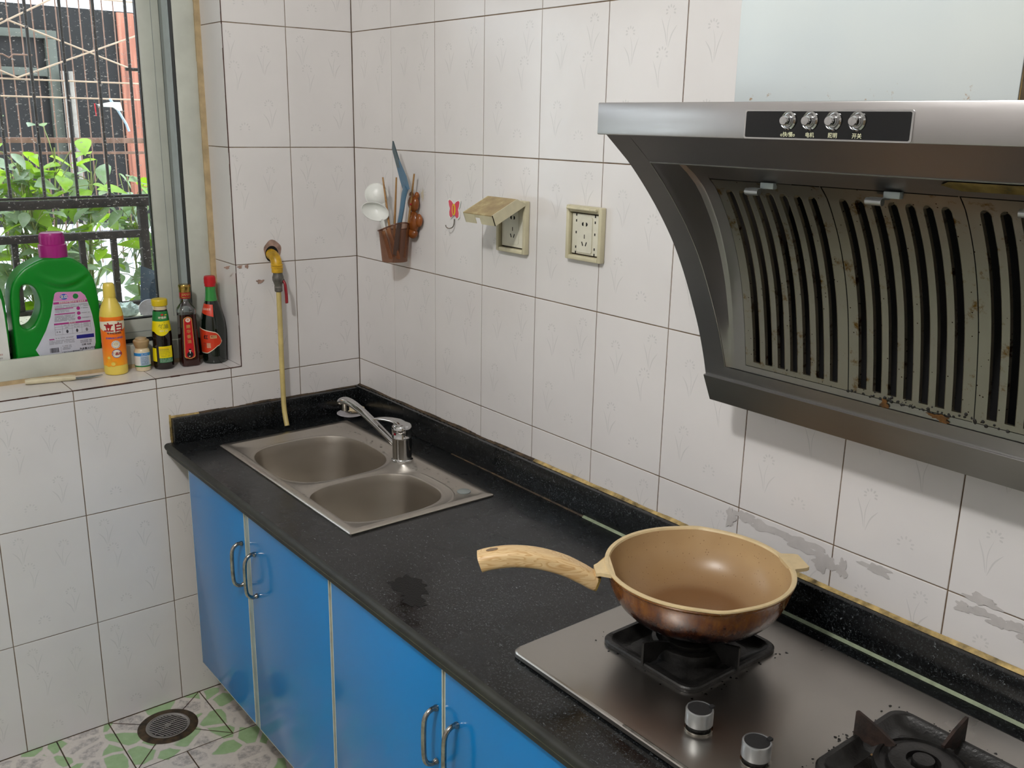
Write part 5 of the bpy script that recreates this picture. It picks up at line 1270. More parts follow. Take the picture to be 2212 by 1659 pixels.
# --- sesame oil
bx, by = -.0930, -.4670; t = thing('sesame_oil_bottle', (bx, by, SB), 'square bottle of reddish-brown oil with a gold and red cap, tall red label', 'bottle')
rot = math.radians(-4); ex = 5.0
pf = [(.0215, 0), (.0232, .0015), (.0240, .006), (.0240, .020), (.0232, .060), (.0222, .100), (.0218, .130), (.0218, .1405)]
def sq(mb, prof, mat, c0=True, c1=True, exs=None, n=56):
    P = []
    for i, (r, z) in enumerate(prof):
        e = exs[i] if exs else ex
        for k in range(n):
            a = 6.283185 * k / n; q = (abs(math.cos(a)) ** e + abs(math.sin(a)) ** e) ** (-1 / e); P.append((bx + r * q * math.cos(a + rot), by + r * q * math.sin(a + rot), SB + z))
    F = [(j*n+k, j*n+(k+1) % n, (j+1)*n+(k+1) % n, (j+1)*n+k) for j in range(len(prof)-1) for k in range(n)]
    if c0: F.append(tuple(reversed(range(n))))
    if c1: F.append(tuple((len(prof)-1)*n+k for k in range(n)))
    mb.add(P, F, mat)
mb = MB(); sq(mb, pf, 'oil'); mb.build('oil_filled_body', t)
mb = MB(); sq(mb, [(.0221, .1400), (.0222, .1440), (.0222, .150), (.0210, .1560), (.0165, .1640), (.0125, .1700), (.0108, .1760), (.0106, .1850)], 'clearshoulder', c0=False, c1=False, exs=[5, 5, 5, 4, 3, 2.2, 2, 2]) if 'clearshoulder' in M else None
if 'clearshoulder' not in M:
    def cs():
        a = NT('thin_clear_glass'); tr = a.n('ShaderNodeBsdfTransparent'); tr.inputs[0].default_value = (.86, .88, .88, 1); g_ = a.n('ShaderNodeBsdfGlossy'); g_.inputs['Roughness'].default_value = .06
        m = a.n('ShaderNodeMixShader'); fr = a.n('ShaderNodeFresnel'); fr.inputs[0].default_value = 1.7; a.l(a.math('ADD', fr.outputs[0], .08), m.inputs[0]); a.l(tr.outputs[0], m.inputs[1]); a.l(g_.outputs[0], m.inputs[2]); a.l(m.outputs[0], a.o.inputs[0]); return a.m
    M['clearshoulder'] = cs(); sq(mb, [(.0221, .1400), (.0222, .1440), (.0222, .150), (.0210, .1560), (.0165, .1640), (.0125, .1700), (.0108, .1760), (.0106, .1850)], 'clearshoulder', c0=False, c1=False, exs=[5, 5, 5, 4, 3, 2.2, 2, 2])
mb.build('glass_shoulder', t)
mb = MB(); mb.lathe([(.0145, .1820), (.0148, .1835), (.0146, .2030)], 'red_deep', 34, (bx, by, SB)); mb.lathe([(.0149, .1845), (.0152, .1855), (.0149, .1865)], 'gold', 34, (bx, by, SB), cap0=False, cap1=False)
mb.lathe([(.0148, .1985), (.0150, .2030), (.0146, .2050), (.0154, .2070), (.0150, .2090), (.0158, .2110), (.0158, .2160), (.0148, .2185), (.0, .2190)], 'gold', 34, (bx, by, SB), cap0=False, cap1=False)
W2 = Wrap(bx, by, SB, [(.0148, .18), (.0148, .2)], facing(bx, by)); mb.text('JIANH', W2.fn(1.5), .0088, 'gold_print', cx=.003, cy=.1930, bold=.02); mb.build('cap', t, recalc=False)
W = Wrap(bx, by, SB, pf, facing(bx, by) + .12, ex=ex, rot=rot)
def lw(v): return .0100 + .0030 * (1 - (v - .02) / .115)
mb = MB(); F, F2, F3 = W.fn(1.2), W.fn(2), W.fn(3)
def capsule(fn, z0, z1, ins, mat):
    def half(v):
        w_ = lw(v) - ins; r = .008; d0 = (z0 + r - v) / r; d1 = (v - z1 + r) / r; d = max(0, d0, d1); return w_ * math.sqrt(max(.02, 1 - min(1, d) ** 2 * .96))
    mb.grid(lambda u, v: fn(u * half(v), v), linspace(-1, 1, 14), linspace(z0, z1, 40), mat)
capsule(F, .0215, .1355, 0, 'gold_print'); capsule(F2, .0235, .1335, .0016, 'red')
disc(mb, F3, 0, .1265, .0058, .0058, 'cream'); mb.text('公', W.fn(4), .0068, 'red', cx=0, cy=.1265, bold=.03)
for k, ch in enumerate('建华香油'): mb.text(ch, F3, .0105, 'gold_print', cx=0, cy=.1085 - k * .0135, bold=.02)
F4 = W.fn(4); disc(mb, F3, .0, .0330, .0075, .0085, 'ink3') if 'ink3' in M else None
if 'ink3' not in M: M['ink3'] = plain('black_print', '#101014', .4, var=0); disc(mb, F3, 0, .0330, .0075, .0085, 'ink3')
disc(mb, F4, .0, .0445, .0028, .0036, 'powder'); disc(mb, W.fn(4.6), .0, .0470, .0030, .0018, 'ink3'); disc(mb, F4, .0, .0385, .0012, .0026, 'paper'); disc(mb, F4, -.002, .0290, .0020, .0013, 'powder')
mb.build('label', t, recalc=False)

# --- dark green round bottle in the corner
bx, by = -.0900, -.3985; t = thing('vinegar_bottle', (bx, by, SB), 'round dark green glass bottle with a red cap in the corner of the window recess', 'bottle')
pf = [(.0255, 0), (.0295, .002), (.0312, .007), (.0312, .024), (.0318, .040), (.0335, .070), (.0335, .095), (.0312, .116), (.0262, .138), (.0205, .156), (.0165, .170)]
mb = MB(); mb.lathe(pf, 'darkgreenglass', 44, (bx, by, SB), cap1=False); mb.build('filled_body', t)
mb = MB(); mb.lathe([(.0166, .1695), (.0150, .180), (.0136, .196), (.0130, .212)], 'greenglass', 36, (bx, by, SB)); mb.build('neck', t)
mb = MB(); mb.lathe([(.0140, .2080), (.0148, .2095), (.0146, .2150), (.0146, .2320), (.0142, .2350), (.0128, .2360), (.0, .2360)], 'red', 36, (bx, by, SB), cap1=False)
for k in range(30):
    a = 6.2832 * k / 30; mb.box((bx + .0144 * math.cos(a) - .0006, by + .0144 * math.sin(a) - .0006, SB + .216), (bx + .0148 * math.cos(a) + .0004, by + .0148 * math.sin(a) + .0004, SB + .231), 'red')
mb.build('cap', t)
W = Wrap(bx, by, SB, pf, facing(bx, by)); mb = MB(); F, F2, F3 = W.fn(1.2), W.fn(2.2), W.fn(3.2)
def heart(fn, s, mat):
    # rounded triangle lobe to the right, running round the left side
    top = lambda u: .1000 - .012 * max(0, min(1, (u + .03) / .03)) * 1.0 - (0 if u < .012 else .75 * (u - .012) ** 1.6 * 18)
    nu, us = 30, linspace(-.050, .0225 - s, 30)
    def tb(u):
        k = (u + .05) / .0725
        t_ = .1010 - .016 * k - (.022 * max(0, (k - .72) / .28) ** 2.4)
        b_ = .0290 + (.020 * max(0, (k - .42) / .4) ** 1.3 if k < .82 else .020 * 1 + .012 * ((k - .82) / .18) ** 2)
        return t_ - s, b_ + s
    mb.grid(lambda u, v: fn(u, tb(u)[1] + (tb(u)[0] - tb(u)[1]) * v), us, linspace(0, 1, 10), mat)
heart(F, 0, 'cream'); heart(F2, .0022, 'redorange') if 'redorange' in M else None
if 'redorange' not in M: M['redorange'] = plain('orange_red_print', '#cf3a1a', .35, var=.06); heart(F2, .0022, 'redorange')
rectf(mb, F3, -.0080, .0085, .0715, .0800, 'goldtick', 8) if 'goldtick' in M else None
if 'goldtick' not in M: M['goldtick'] = plain('pale_gold_print', '#c9b47c', .4, var=.05); rectf(mb, F3, -.0080, .0085, .0715, .0800, 'goldtick', 8)
mb.text('料酒', W.fn(4.4), .0066, 'red_deep', cx=.0002, cy=.0757, bold=.02); mb.text('红', F3, .0130, 'ink3', cx=-.0200, cy=.0740, bold=.03)
for k in range(9): rectf(mb, F3, -.0185 + k * .0012, -.0179 + k * .0012, .0450, .0585, 'powder')
ticks(mb, F3, -.030, -.019, .0570, .003, 'ink', 4); ticks(mb, F3, -.030, -.019, .0500, .003, 'ink', 5)
mb.build('front_label', t, recalc=False)
mb = MB(); mb.grid(lambda u, v: F(u, (.1300 + .008 * (-u / .03)) * (1 - v) + (.1610 - .0015 * (u / .02)) * v), linspace(-.034, .0035, 16), linspace(0, 1, 6), 'redorange')
ticks(mb, F2, -.026, .0, .149, .005, 'cream', 9); mb.build('shoulder_label', t, recalc=False)

# --- green detergent jugs behind the inner lip
JX = -.196
def jug(dy, labs, lab, capm, side):
    t = thing('detergent_jug', (JX, -.775 + dy, .953), lab, 'jug')
    out = [(-.7865, 1.2293), (-.8108, 1.2196), (-.8386, 1.2035), (-.8601, 1.1769), (-.8703, 1.1414), (-.8723, 1.0958), (-.8723, 1.0494), (-.8725, .9847), (-.8720, .9550), (-.6740, .9550), (-.6709, .9807), (-.6659, 1.0482), (-.666, 1.1093), (-.6683, 1.1458), (-.6750, 1.1738), (-.6911, 1.2025), (-.7117, 1.2194), (-.7244, 1.2270)]
    hole = [(-.8435, 1.1595), (-.8328, 1.162), (-.8187, 1.1561), (-.8102, 1.1354), (-.8085, 1.1119), (-.8154, 1.0869), (-.8282, 1.0672), (-.8425, 1.0619), (-.8514, 1.0678), (-.8541, 1.0823), (-.8492, 1.107), (-.8470, 1.1368)]
    def dense(ps, n=4):
        q = [(*p, 0) for p in ps]; q = smoothpts(q + [q[0]], n)[:-1]; return [(p.x + dy, p.y) for p in q]
    O_, H_ = dense(out), [((y - cyh) * 1.12 + cyh, (z - czh) * 1.10 + czh) for y, z in dense(hole) for cyh, czh in [(-.836 + dy, 1.112)]]
    mb = MB(); th = .037
    bm = bmesh.new(); es = []
    for lp_ in (O_, H_):
        vs = [bm.verts.new((0, y, z)) for y, z in lp_]; es += [bm.edges.new((vs[i], vs[(i+1) % len(vs)])) for i in range(len(vs))]
    bmesh.ops.triangle_fill(bm, use_beauty=True, edges=es, normal=(1, 0, 0))
    bmesh.ops.remove_doubles(bm, verts=bm.verts, dist=1e-6)
    g = bmesh.ops.extrude_face_region(bm, geom=list(bm.faces)); 
    for v in [e for e in g['geom'] if isinstance(e, bmesh.types.BMVert)]: v.co.x += 2 * th
    for v in bm.verts: v.co.x += JX - th
    bmesh.ops.recalc_face_normals(bm, faces=bm.faces); me = bpy.data.meshes.new('jug_body'); bm.to_mesh(me); bm.free(); me.materials.append(M['p_green'])
    tmp = bpy.data.objects.new('jug_tmp', me); COL.objects.link(tmp)
    r = tmp.modifiers.new('r', 'REMESH'); r.mode = 'VOXEL'; r.voxel_size = .0034; s = tmp.modifiers.new('s', 'SMOOTH'); s.factor = .5; s.iterations = 26
    dg = bpy.context.evaluated_depsgraph_get(); m2 = bpy.data.meshes.new_from_object(tmp.evaluated_get(dg)); bpy.data.objects.remove(tmp); bpy.data.meshes.remove(me)
    m2.name = 'jug_body'
    if not m2.materials: m2.materials.append(M['p_green'])
    # a soft moulded crease sweeping under the shoulder
    for v in m2.vertices:
        y, z = v.co.y - dy, v.co.z
        if v.co.x > JX + .01 and -.81 < y < -.675:
            k = (y + .81) / .135; zc = 1.186 - .030 * math.sin(math.pi * k) ** 1.0 - .006 * (1 - k); d = z - zc
            v.co.x += .0040 * math.exp(-((d - .012) / .008) ** 2) * math.sin(math.pi * k) - .0035 * math.exp(-((d + .002) / .006) ** 2) * math.sin(math.pi * k)
    m2.polygons.foreach_set('use_smooth', [True] * len(m2.polygons))
    b = bpy.data.objects.new('jug_body', m2); COL.objects.link(b); b.parent = t; b.matrix_parent_inverse = t.matrix_basis.inverted()
    cy_ = -.7555 + dy
    mb = MB(); mb.lathe([(.0300, 1.224), (.0335, 1.2265), (.0335, 1.2575), (.0320, 1.2590), (.0290, 1.2600), (.0287, 1.281), (.0270, 1.2870), (.0225, 1.2890), (.0, 1.2893)], capm, 44, (JX, cy_, 0), cap1=False)
    for k in range(22):
        a = 6.2832 * k / 22; mb.box((JX + .0284 * math.cos(a) - .001, cy_ + .0284 * math.sin(a) - .001, 1.261), (JX + .0290 * math.cos(a) + .0006, cy_ + .0290 * math.sin(a) + .0006, 1.279), capm)
    mb.build('cap', t, angle=40)
    return t, dy
t, dy = jug(0, 1, 'big green detergent jug with a magenta cap and hollow handle, behind the window lip', 'p_magenta', 0)
LX = JX + .0378
ff = lambda k: (lambda a, b: (LX + .0004 * k, a, b))
mb = MB(); lab_ = [(-.7717, 1.1373), (-.7690, 1.1415), (-.7636, 1.1432), (-.7091, 1.1395), (-.6993, 1.1290), (-.6913, 1.1006), (-.6868, 1.0775), (-.6834, 1.0406), (-.6850, 1.0044), (-.690, .9852), (-.700, .970), (-.800, .970), (-.8198, .9842), (-.8286, 1.0021), (-.8197, 1.0152), (-.8002, 1.0485), (-.7859, 1.0823), (-.777, 1.1167)]
mb.prism(lab_, 0, .0006, 'p_label', fn=lambda a, b, c_: (LX - .0010 + c_, a, b)) 
mb.poly([ff(0)(a, b) for a, b in [(-.7715, 1.1373), (-.7690, 1.1413), (-.7636, 1.1430), (-.7092, 1.1393), (-.6995, 1.1288), (-.6960, 1.1180), (-.7765, 1.1205)]], 'p_pink')
F = ff(.5); F2 = ff(1)
def sl(k): return lambda a, b: F(a, b)
rectf(mb, F, -.7765, -.6955, 1.1125, 1.1178, 'p_mag2'); mb.text('深层洁净护理洗衣液 低泡易漂', F2, .0048, 'cream', cx=-.732, cy=1.1151, bold=.01)
disc(mb, F, -.7500, 1.1300, .0095, .0072, 'p_blue'); mb.text('立白', F2, .0090, 'cream', cx=-.7500, cy=1.1298, bold=.03); disc(mb, F, -.7225, 1.1290, .0066, .0066, 'gprint'); disc(mb, F2, -.7225, 1.1290, .0045, .0045, 'lid_green') if 'lid_green' in M else None
for k in range(2): ticks(mb, F, -.774 + .0, -.692, 1.1075 - k * .0042, .0024, 'ink2', 40 + k)
rectf(mb, F, -.7745, -.7305, 1.0990, 1.1010, 'p_mag2'); rectf(mb, F, -.7765, -.7275, 1.0855, 1.0880, 'p_mag2')
for k in range(2): ticks(mb, F, -.7735, -.7400, 1.0960 - k * .0038, .0022, 'ink2', 50 + k)
for k in range(5): ticks(mb, F, -.7760 - .0006 * k, -.7280, 1.0820 - k * .0032, .0022, 'ink2', 60 + k)
for k in range(3): disc(mb, F, -.7190, 1.0975 - k * .0125, .0044, .0044, 'p_mag2'); ticks(mb, F, -.7120, -.6950 + .003 * k, 1.0975 - k * .0125, .0022, 'ink2', 70 + k)
rectf(mb, F, -.7800, -.6930, 1.0600, 1.0640, 'p_mag2'); mb.text('使用方法', F2, .0042, 'cream', cx=-.737, cy=1.0620)
for x in (-.7795, -.7620, -.7385, -.7155, -.6935): rectf(mb, F, x, x + .0004, 1.0340, 1.0600, 'ink2')
for y in (1.0340, 1.0480, 1.0540): rectf(mb, F, -.7795, -.6930, y, y + .0004, 'ink2')
for i in range(3): ticks(mb, F, -.757 + i * .0235, -.744 + i * .0235, 1.0570, .0024, 'ink2', 80 + i); ticks(mb, F, -.757 + i * .0235, -.744 + i * .0235, 1.0510, .0024, 'ink2', 84 + i); disc(mb, F, -.7505 + i * .0235, 1.0410, .0028, .0045, 'ink' if i < 2 else 'ink2', 12)
mb.text('手 洗', F, .0045, 'ink', cx=-.7715, cy=1.0410); rectf(mb, F, -.7300, -.6875, 1.0190, 1.0285, 'p_navy')
rectf(mb, F, -.7950, -.7830, 1.0230, 1.0255, 'p_mag2'); ticks(mb, F, -.780, -.735, 1.0255, .0024, 'ink2', 90); 
for k in range(3): ticks(mb, F, -.7960, -.735, 1.0195 - k * .0036, .0022, 'ink2', 91 + k)
r_ = random.Random(2); x = -.7960
while x < -.7750: w_ = r_.choice([.0004, .0008, .0012]); rectf(mb, F, x, x + w_, .9900, 1.0020, 'ink'); x += w_ + r_.choice([.0004, .0007])
rectf(mb, F, -.7700, -.7696, .9880, 1.0030, 'ink2')
for k in range(3): ticks(mb, F, -.7655, -.7440, 1.0045 - k * .0040, .0024, 'ink2', 95 + k)
for k in range(2): ticks(mb, F, -.722, -.694, 1.0130 - k * .0042, .0026, 'ink', 100 + k)
mb.text('日期 见底', F, .0055, 'ink', cx=-.7080, cy=1.0020, bold=.01); mb.text('净含量:3.5千克', F, .0062, 'ink', cx=-.7060, cy=.9915, bold=.02); mb.text('广州立白企业集团有限公司', F, .0042, 'ink', cx=-.7430, cy=.9875, bold=.02)
tag(mb.build('back_label', t, recalc=False), 'silver and pink printed back label')
t, dy = jug(-.2170, 1, 'green jug with a white label, at the left picture edge beside the magenta-capped jug', 'white', 0)
mb = MB(); yy = lambda a: a + dy
pl = [(-.6900, 1.1600), (-.6800, 1.1500), (-.6750, 1.1350), (-.6725, 1.100), (-.6715, 1.040), (-.6710, .965), (-.850, .965), (-.850, 1.060), (-.800, 1.16)]
mb.prism([(yy(a), b) for a, b in pl], 0, .0006, 'paper', fn=lambda a, b, c_: (LX - .0010 + c_, a, b)); F = ff(.5)
rectf(mb, F, yy(-.78), yy(-.6785), 1.1315, 1.1400, 'gprint'); rectf(mb, F, yy(-.76), yy(-.6960), 1.0400, 1.0490, 'gprint')
for k in range(5): rectf(mb, F, yy(-.76), yy(-.6950), 1.0390 - k * .0070, 1.0394 - k * .0070, 'ink2')
rectf(mb, F, yy(-.6950), yy(-.6946), 1.011, 1.049, 'ink2')
for k, (z, mt) in enumerate([(1.118, 'ink'), (1.100, 'ink'), (1.088, 'ink2'), (1.080, 'ink2'), (1.064, 'ink'), (1.001, 'red_deep'), (.992, 'ink2'), (.981, 'p_blue')]): ticks(mb, F, yy(-.74), yy(-.6880 + .002 * (k % 3)), z, .0038, mt, 120 + k)
tag(mb.build('back_label', t, recalc=False), 'white printed back label')

# --- knife lying on the sill
t = thing('kitchen_knife', (-.105, -.79, SB), 'cream-handled knife lying on the tiled sill in front of the green jug', 'knife')
hv = [Vector((-.1190, -.8690, 0)), Vector((-.0960, -.7570, 0))]; d = (hv[1] - hv[0]).normalized(); s_ = Vector((-d.y, d.x, 0))
mb = MB(); pts = [hv[0] + d * (k / 8 * .114) + Vector((0, 0, SB + .0075)) for k in range(9)]
rr_tube(mb, pts, lambda i: (.0105 - .0015 * math.sin(i / 8 * 3.14), .0070 - (.002 if i in (0, 8) else 0)), 'handlecream', 3, 20) if 'handlecream' in M else None
if 'handlecream' not in M: M['handlecream'] = plain('cream_handle_plastic', '#cbc2a4', .4, var=.06); rr_tube(mb, pts, lambda i: (.0105 - .0015 * math.sin(i / 8 * 3.14), .0070 - (.002 if i in (0, 8) else 0)), 'handlecream', 3, 20)
mb.build('knife_handle', t)
mb = MB(); b0 = hv[0] + d * .112; P2 = [(0, -.010), (0, .006), (.040, .008), (.066, .010), (.034, -.009)]
mb.prism(P2, 0, .0014, 'knifesteel', fn=lambda a, b, c_: tuple(b0 + d * a + s_ * b + Vector((0, 0, SB + .0045 + c_)))); mb.build('blade', t)

# ------------------------------------------------------------------ outside
mb = MB(); mb.box((-.30, .25, .955), (-.58, -2.4, 1.028), 'ledge', .004); tag(mb.build('outside_ledge'), 'pale stone ledge just outside the window glass', 'ledge')
t = thing('clear_bag', (-.335, -.555, 1.0285), 'crumpled clear plastic bag on the ledge outside the glass', 'bag'); 
mb = MB(); pr_ = [(math.sin(math.pi * k / 14), -math.cos(math.pi * k / 14)) for k in range(15)]; mb.lathe([(max(.01, r), z) for r, z in pr_], 'bag', 26, cap0=False, cap1=False)
for i, v in enumerate(mb.v):
    q = 1 + .30 * noise.noise(v * 3.1) + .14 * noise.noise(v * 9); mb.v[i] = Vector((-.335 + v.x * .022 * q, -.548 + v.y * .034 * q, 1.0295 + max(0, (v.z + .8) * .020 * q)))
mb.build('bag_body', t)
t = thing('plastic_folder', (-.33, -.475, 1.0285), 'slate blue transparent plastic sheet leaning outside the glass by the window stile', 'plastic sheet')
mb = MB(); f = lambda a, b, c_: (-.31 - (1.16 - b) * .12 + c_, a, b)
mb.prism([(-.5150, 1.0300), (-.5090, 1.1720), (-.4400, 1.1400), (-.4380, 1.0300)], 0, .0015, 'bluesheet', fn=f); mb.build('sheet', t)
mb = MB(); mb.prism([(-.4890, 1.0320), (-.4880, 1.10), (-.4790, 1.1280), (-.4680, 1.134), (-.4560, 1.122), (-.4500, 1.095), (-.4480, 1.0320)], .002, .003, 'slateshade', fn=f) if 'slateshade' in M else None
if 'slateshade' not in M: M['slateshade'] = plain('dark_slate_plastic', '#3f4f60', .4, var=.05); mb.prism([(-.4890, 1.0320), (-.4880, 1.10), (-.4790, 1.1280), (-.4680, 1.134), (-.4560, 1.122), (-.4500, 1.095), (-.4480, 1.0320)], .002, .003, 'slateshade', fn=f)
mb.build('inner_panel', t)
t = thing('silvery_lid', (-.300, -.503, 1.0285), 'round silvery lilac lid standing at the foot of the slate blue sheet outside', 'lid')
mb = MB(); mb.prism([(-.500 + .030 * math.cos(q), 1.0545 + .025 * math.sin(q)) for q in [6.2832 * k / 30 for k in range(30)]], 0, .004, 'silverlid', fn=lambda a, b, c_: (-.290 + c_, a, b)); mb.build('disc', t)

# near grille: black iron, bolted outside the window
GX = -.50
t = thing('security_grille', (GX, -.9, 1.03), 'rusty black iron window grille nearest the glass, thin rods above and thick posts below', 'window grille')
def rod(p, q, r, mat, nm, par, n=8): mb = MB(); mb.tube([p, q], r, mat, n); return mb.build(nm, par)
def bar(a, b, mat, nm, par): mb = MB(); mb.box(a, b, mat, .0012); return mb.build(nm, par)
for k in range(-1, 14):
    y = -.433 - .0862 * k
    rod((GX, y, 1.346), (GX, y + .001, 2.15), .0045, 'grille', 'rod', t)
bar((GX - .006, .3, 1.345), (GX + .008, -1.62, 1.352), 'grille', 'flat_rail', t)
bar((GX - .012, .3, 1.3190), (GX + .016, -1.62, 1.3430), 'grille', 'rail', t)
bar((GX - .010, -.4435, 1.2285), (GX + .014, -1.62, 1.2500), 'grille', 'rail', t)
bar((GX - .012, .3, 1.0290), (GX + .012, -1.62, 1.0400), 'grille', 'rail', t)
bar((GX - .012, -.420, 1.0400), (GX + .014, -.444, 1.3188), 'grille', 'post', t)
for k in range(1, 13):
    y = -.433 - .0875 * k
    bar((GX - .008, y - .008, 1.0402), (GX + .008, y + .008, 1.2283), 'grille', 'post', t)
rod((GX, -.445, 1.700), (GX, .3, 1.700), .0045, 'grille', 'rod', t)
# farther grille: thin tan rods with diagonals
QX = -1.20
t = thing('far_grille', (QX, -.4, 1.1), 'tan rod grille with crossing diagonals, beyond the black window grille', 'window grille')
for k in range(-22, 14):
    y = -.5871 + .0372 * k
    if k < -18 or k > 13: continue
    rod((QX, y, 1.06), (QX, y, 1.955), .0022, 'rod', 'thin_rod', t, 6)
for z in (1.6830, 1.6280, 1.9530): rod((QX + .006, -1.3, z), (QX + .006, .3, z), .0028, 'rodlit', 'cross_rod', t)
dd = [((-.72, 1.795), (-.38, 1.978)), ((-.5950, 1.866), (-.1400, 1.706)), ((-.5815, 1.687), (-.0500, 1.896)), ((-.72, 1.745), (-.5815, 1.687)), ((-.66, 1.845), (-.6050, 1.867))]
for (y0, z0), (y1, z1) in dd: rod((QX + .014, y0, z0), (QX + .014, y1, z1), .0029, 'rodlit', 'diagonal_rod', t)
mb = MB(); mb.tube([(QX + .02, -.66, 1.7595), (QX + .02, -.618, 1.7580), (QX + .02, -.600, 1.7480), (QX + .02, -.586, 1.7590), (QX + .02, -.530, 1.7595)], .0030, 'rod', 6); mb.build('bent_wire', t)
bar((QX - .03, -1.3, 1.4780), (QX - .01, .5, 1.4960), 'rod', 'wooden_rail', t); bar((QX - .03, -1.3, 1.4400), (QX - .015, .5, 1.4490), 'rod', 'wooden_rail', t)
# thing hanging from the far grille
t = thing('spray_nozzle', (QX + .03, -.255, 1.56), 'grey-white spray nozzle with a blue hose end hanging from the far tan grille', 'spray nozzle')
mb = MB(); mb.prism([(-.345, 1.608), (-.300, 1.618), (-.268, 1.618), (-.262, 1.590), (-.276, 1.588), (-.292, 1.600), (-.335, 1.602)], 0, .012, 'paper', fn=lambda a, b, c_: (QX + .03 + c_, a, b)); mb.build('head', t)
mb = MB(); mb.tube([(QX + .036, -.300, 1.628), (QX + .036, -.276, 1.590), (QX + .036, -.252, 1.545), (QX + .036, -.244, 1.520)], .0045, 'bluegrey', 8); mb.build('stem', t)
mb = MB(); mb.tube([(QX + .036, -.352, 1.612), (QX + .036, -.350, 1.570)], .002, 'red', 6); mb.build('tip', t)

# neighbouring building
BX = -2.4
mb = MB(); mb.box((BX - .1, 3.2, 1.08), (BX, -2.6, 2.035), 'darkwall'); mb.box((BX - .1, 3.2, -.6), (BX, -2.6, 1.079), 'exttile')
for z in [1.04 - .13 * k for k in range(8)]: mb.box((BX, 3.2, z), (BX + .001, -2.6, z + .004), 'wire')
for k in range(44): mb.box((BX, -2.5 + .13 * k, -.5), (BX + .001, -2.496 + .13 * k, 1.079), 'wire')
mb.box((BX - .1, 3.2, 2.0351), (BX, -2.6, 4.2), 'exttile')
for k in range(60): mb.box((BX, -2.5 + .085 * k, 2.04), (BX + .001, -2.4975 + .085 * k, 4.2), 'wire')
o = mb.build('neighbour_wall'); tag(o, 'dark grey neighbouring wall with white tiles above and below, seen through the window', 'wall')
t = thing('plank_shutter', (BX, .36, 1.2), 'faded reddish plank boarding on the neighbouring wall beside the window stile', 'boarding')
for k in range(7):
    y = .120 + .085 * k; mb = MB(); mb.box((BX + .002, y, 1.20), (BX + .018 + .004 * (k % 2), y + .082, 2.030), 'plank', .003); mb.build('plank', t)
t = thing('old_window_frame', (BX, -.4, 1.5), 'weathered grey-green window frame on the dark neighbouring wall', 'window frame')
for a, b in [((BX + .002, -1.5, 1.895), (BX + .03, -.150, 1.930)), ((BX + .002, -.200, 1.30), (BX + .032, -.155, 1.8945)), ((BX + .002, -1.5, 1.735), (BX + .028, -.2005, 1.770))]:
    mb = MB(); mb.box(a, b, 'extframe', .003); mb.build('frame_bar', t)
t = thing('drain_pipe', (BX + .05, -.12, .3), 'pair of pale upright drain pipes on the neighbouring wall', 'pipes')
for y, r, z1 in ((-.112, .013, 1.76), (-.150, .007, 1.76)): mb = MB(); mb.tube([(BX + .06, y, .0), (BX + .06, y, z1)], r, 'pipe', 14); mb.build('pipe', t)
mb = MB(); mb.box((-.30, 3.2, -.65), (BX, -2.6, -.6), 'soil'); tag(mb.build('garden_ground'), kind='structure')

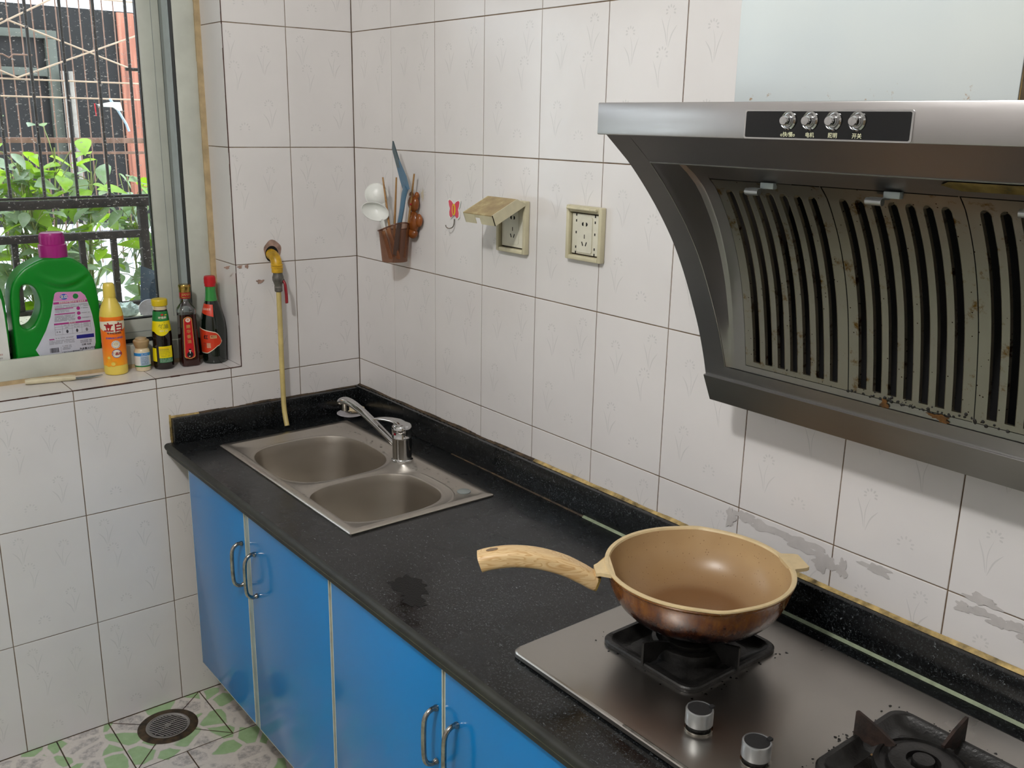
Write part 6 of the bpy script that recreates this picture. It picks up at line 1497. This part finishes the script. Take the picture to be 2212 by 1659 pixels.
# shrubs between the two grilles
def shrub(cx, cy, n, zlo, zhi, spread, sd, lab, yellow=.3, size=.055, yw=.155):
    r = random.Random(sd); t = thing('leafy_shrub', (cx, cy, -.6), lab, 'shrub', 'shrubs outside the window')
    ms = MB(); mf = MB(); stems = []
    for k in range(9):
        x, y = cx + r.uniform(-.08, .08), cy + r.uniform(-.08, .08); h = zlo + (zhi - zlo) * r.uniform(.55, 1.0)
        tx, ty = cx + r.uniform(-spread * .5, spread * .5), cy + r.uniform(-.15, .15)
        pts = smoothpts([(x, y, -.6), (x * .7 + tx * .3, y * .7 + ty * .3, zlo * .4), (x * .3 + tx * .7, y * .3 + ty * .7, (zlo + h) / 2), (tx, ty, h)], 6); ms.tube(pts, [.007 - .005 * i / len(pts) for i in range(len(pts))], 'stem', 6); stems.append(pts)
    for k in range(n):
        s = r.choice(stems); i = int(len(s) * (r.random() ** .9) * .999); i = max(7, i); p = s[min(i, len(s) - 1)]
        q = Vector((p.x + r.gauss(0, spread * .22), p.y + r.gauss(0, spread * .34), max(zlo - .1, p.z + r.gauss(0, .05))))
        if not (-1.12 < q.x < -.60): q.x = r.uniform(-1.08, -.64)
        if abs(q.y - cy) > yw: q.y = cy + r.uniform(-yw, yw)
        az = r.uniform(0, 6.283); el = r.uniform(-.75, .35); L = size * r.uniform(.75, 1.45); wd = L * r.uniform(.27, .36)
        d = Vector((math.cos(az) * math.cos(el), math.sin(az) * math.cos(el), math.sin(el))); up = Vector((r.gauss(0, .35), r.gauss(0, .35), 1)).normalized(); sd_ = d.cross(up).normalized(); nn = sd_.cross(d).normalized()
        if q.x + abs(d.x) * L > -.53 or q.x - L < -1.17: continue
        prof = [(0, .0), (.12, .55), (.3, .95), (.45, 1.0), (.62, .86), (.8, .5), (.93, .18), (1.0, 0)]; V = []; 
        for a, w_ in prof:
            c_ = q + d * (L * a) - nn * (L * .22 * a * a); V += [c_ + sd_ * (wd * w_) + nn * wd * w_ * .30, c_, c_ - sd_ * (wd * w_) + nn * wd * w_ * .30]
        F_ = []
        for j in range(len(prof) - 1): b = 3 * j; F_ += [(b, b + 1, b + 4, b + 3), (b + 1, b + 2, b + 5, b + 4)]
        mf.add(V, F_, 'leafB' if r.random() < yellow * (.5 + 1.3 * max(0, (q.z - zlo) / (zhi - zlo))) else 'leafA')
        e = s[max(0, i - 1)]; 
        if (Vector(e) - q).length < .16: ms.tube([e, (Vector(e) + q) / 2 + Vector((0, 0, .01)), q], .0013, 'stem', 4, cap=False)
    ms.build('stems', t); mf.build('foliage', t, recalc=False, angle=80); return t
shrub(-.84, -.60, 620, .70, 1.50, .15, 4, 'tallest shrub in the middle of the window, yellow-green leaves rising behind the black rods', .30, .066)
shrub(-.82, -.945, 420, .70, 1.47, .15, 8, 'shrub cut off by the left picture edge, behind the green jugs', .22, .066)
shrub(-.86, -.28, 560, .65, 1.36, .13, 15, 'broad-leaved shrub outside nearest the window stile, in front of the reddish planks', .18, .070)
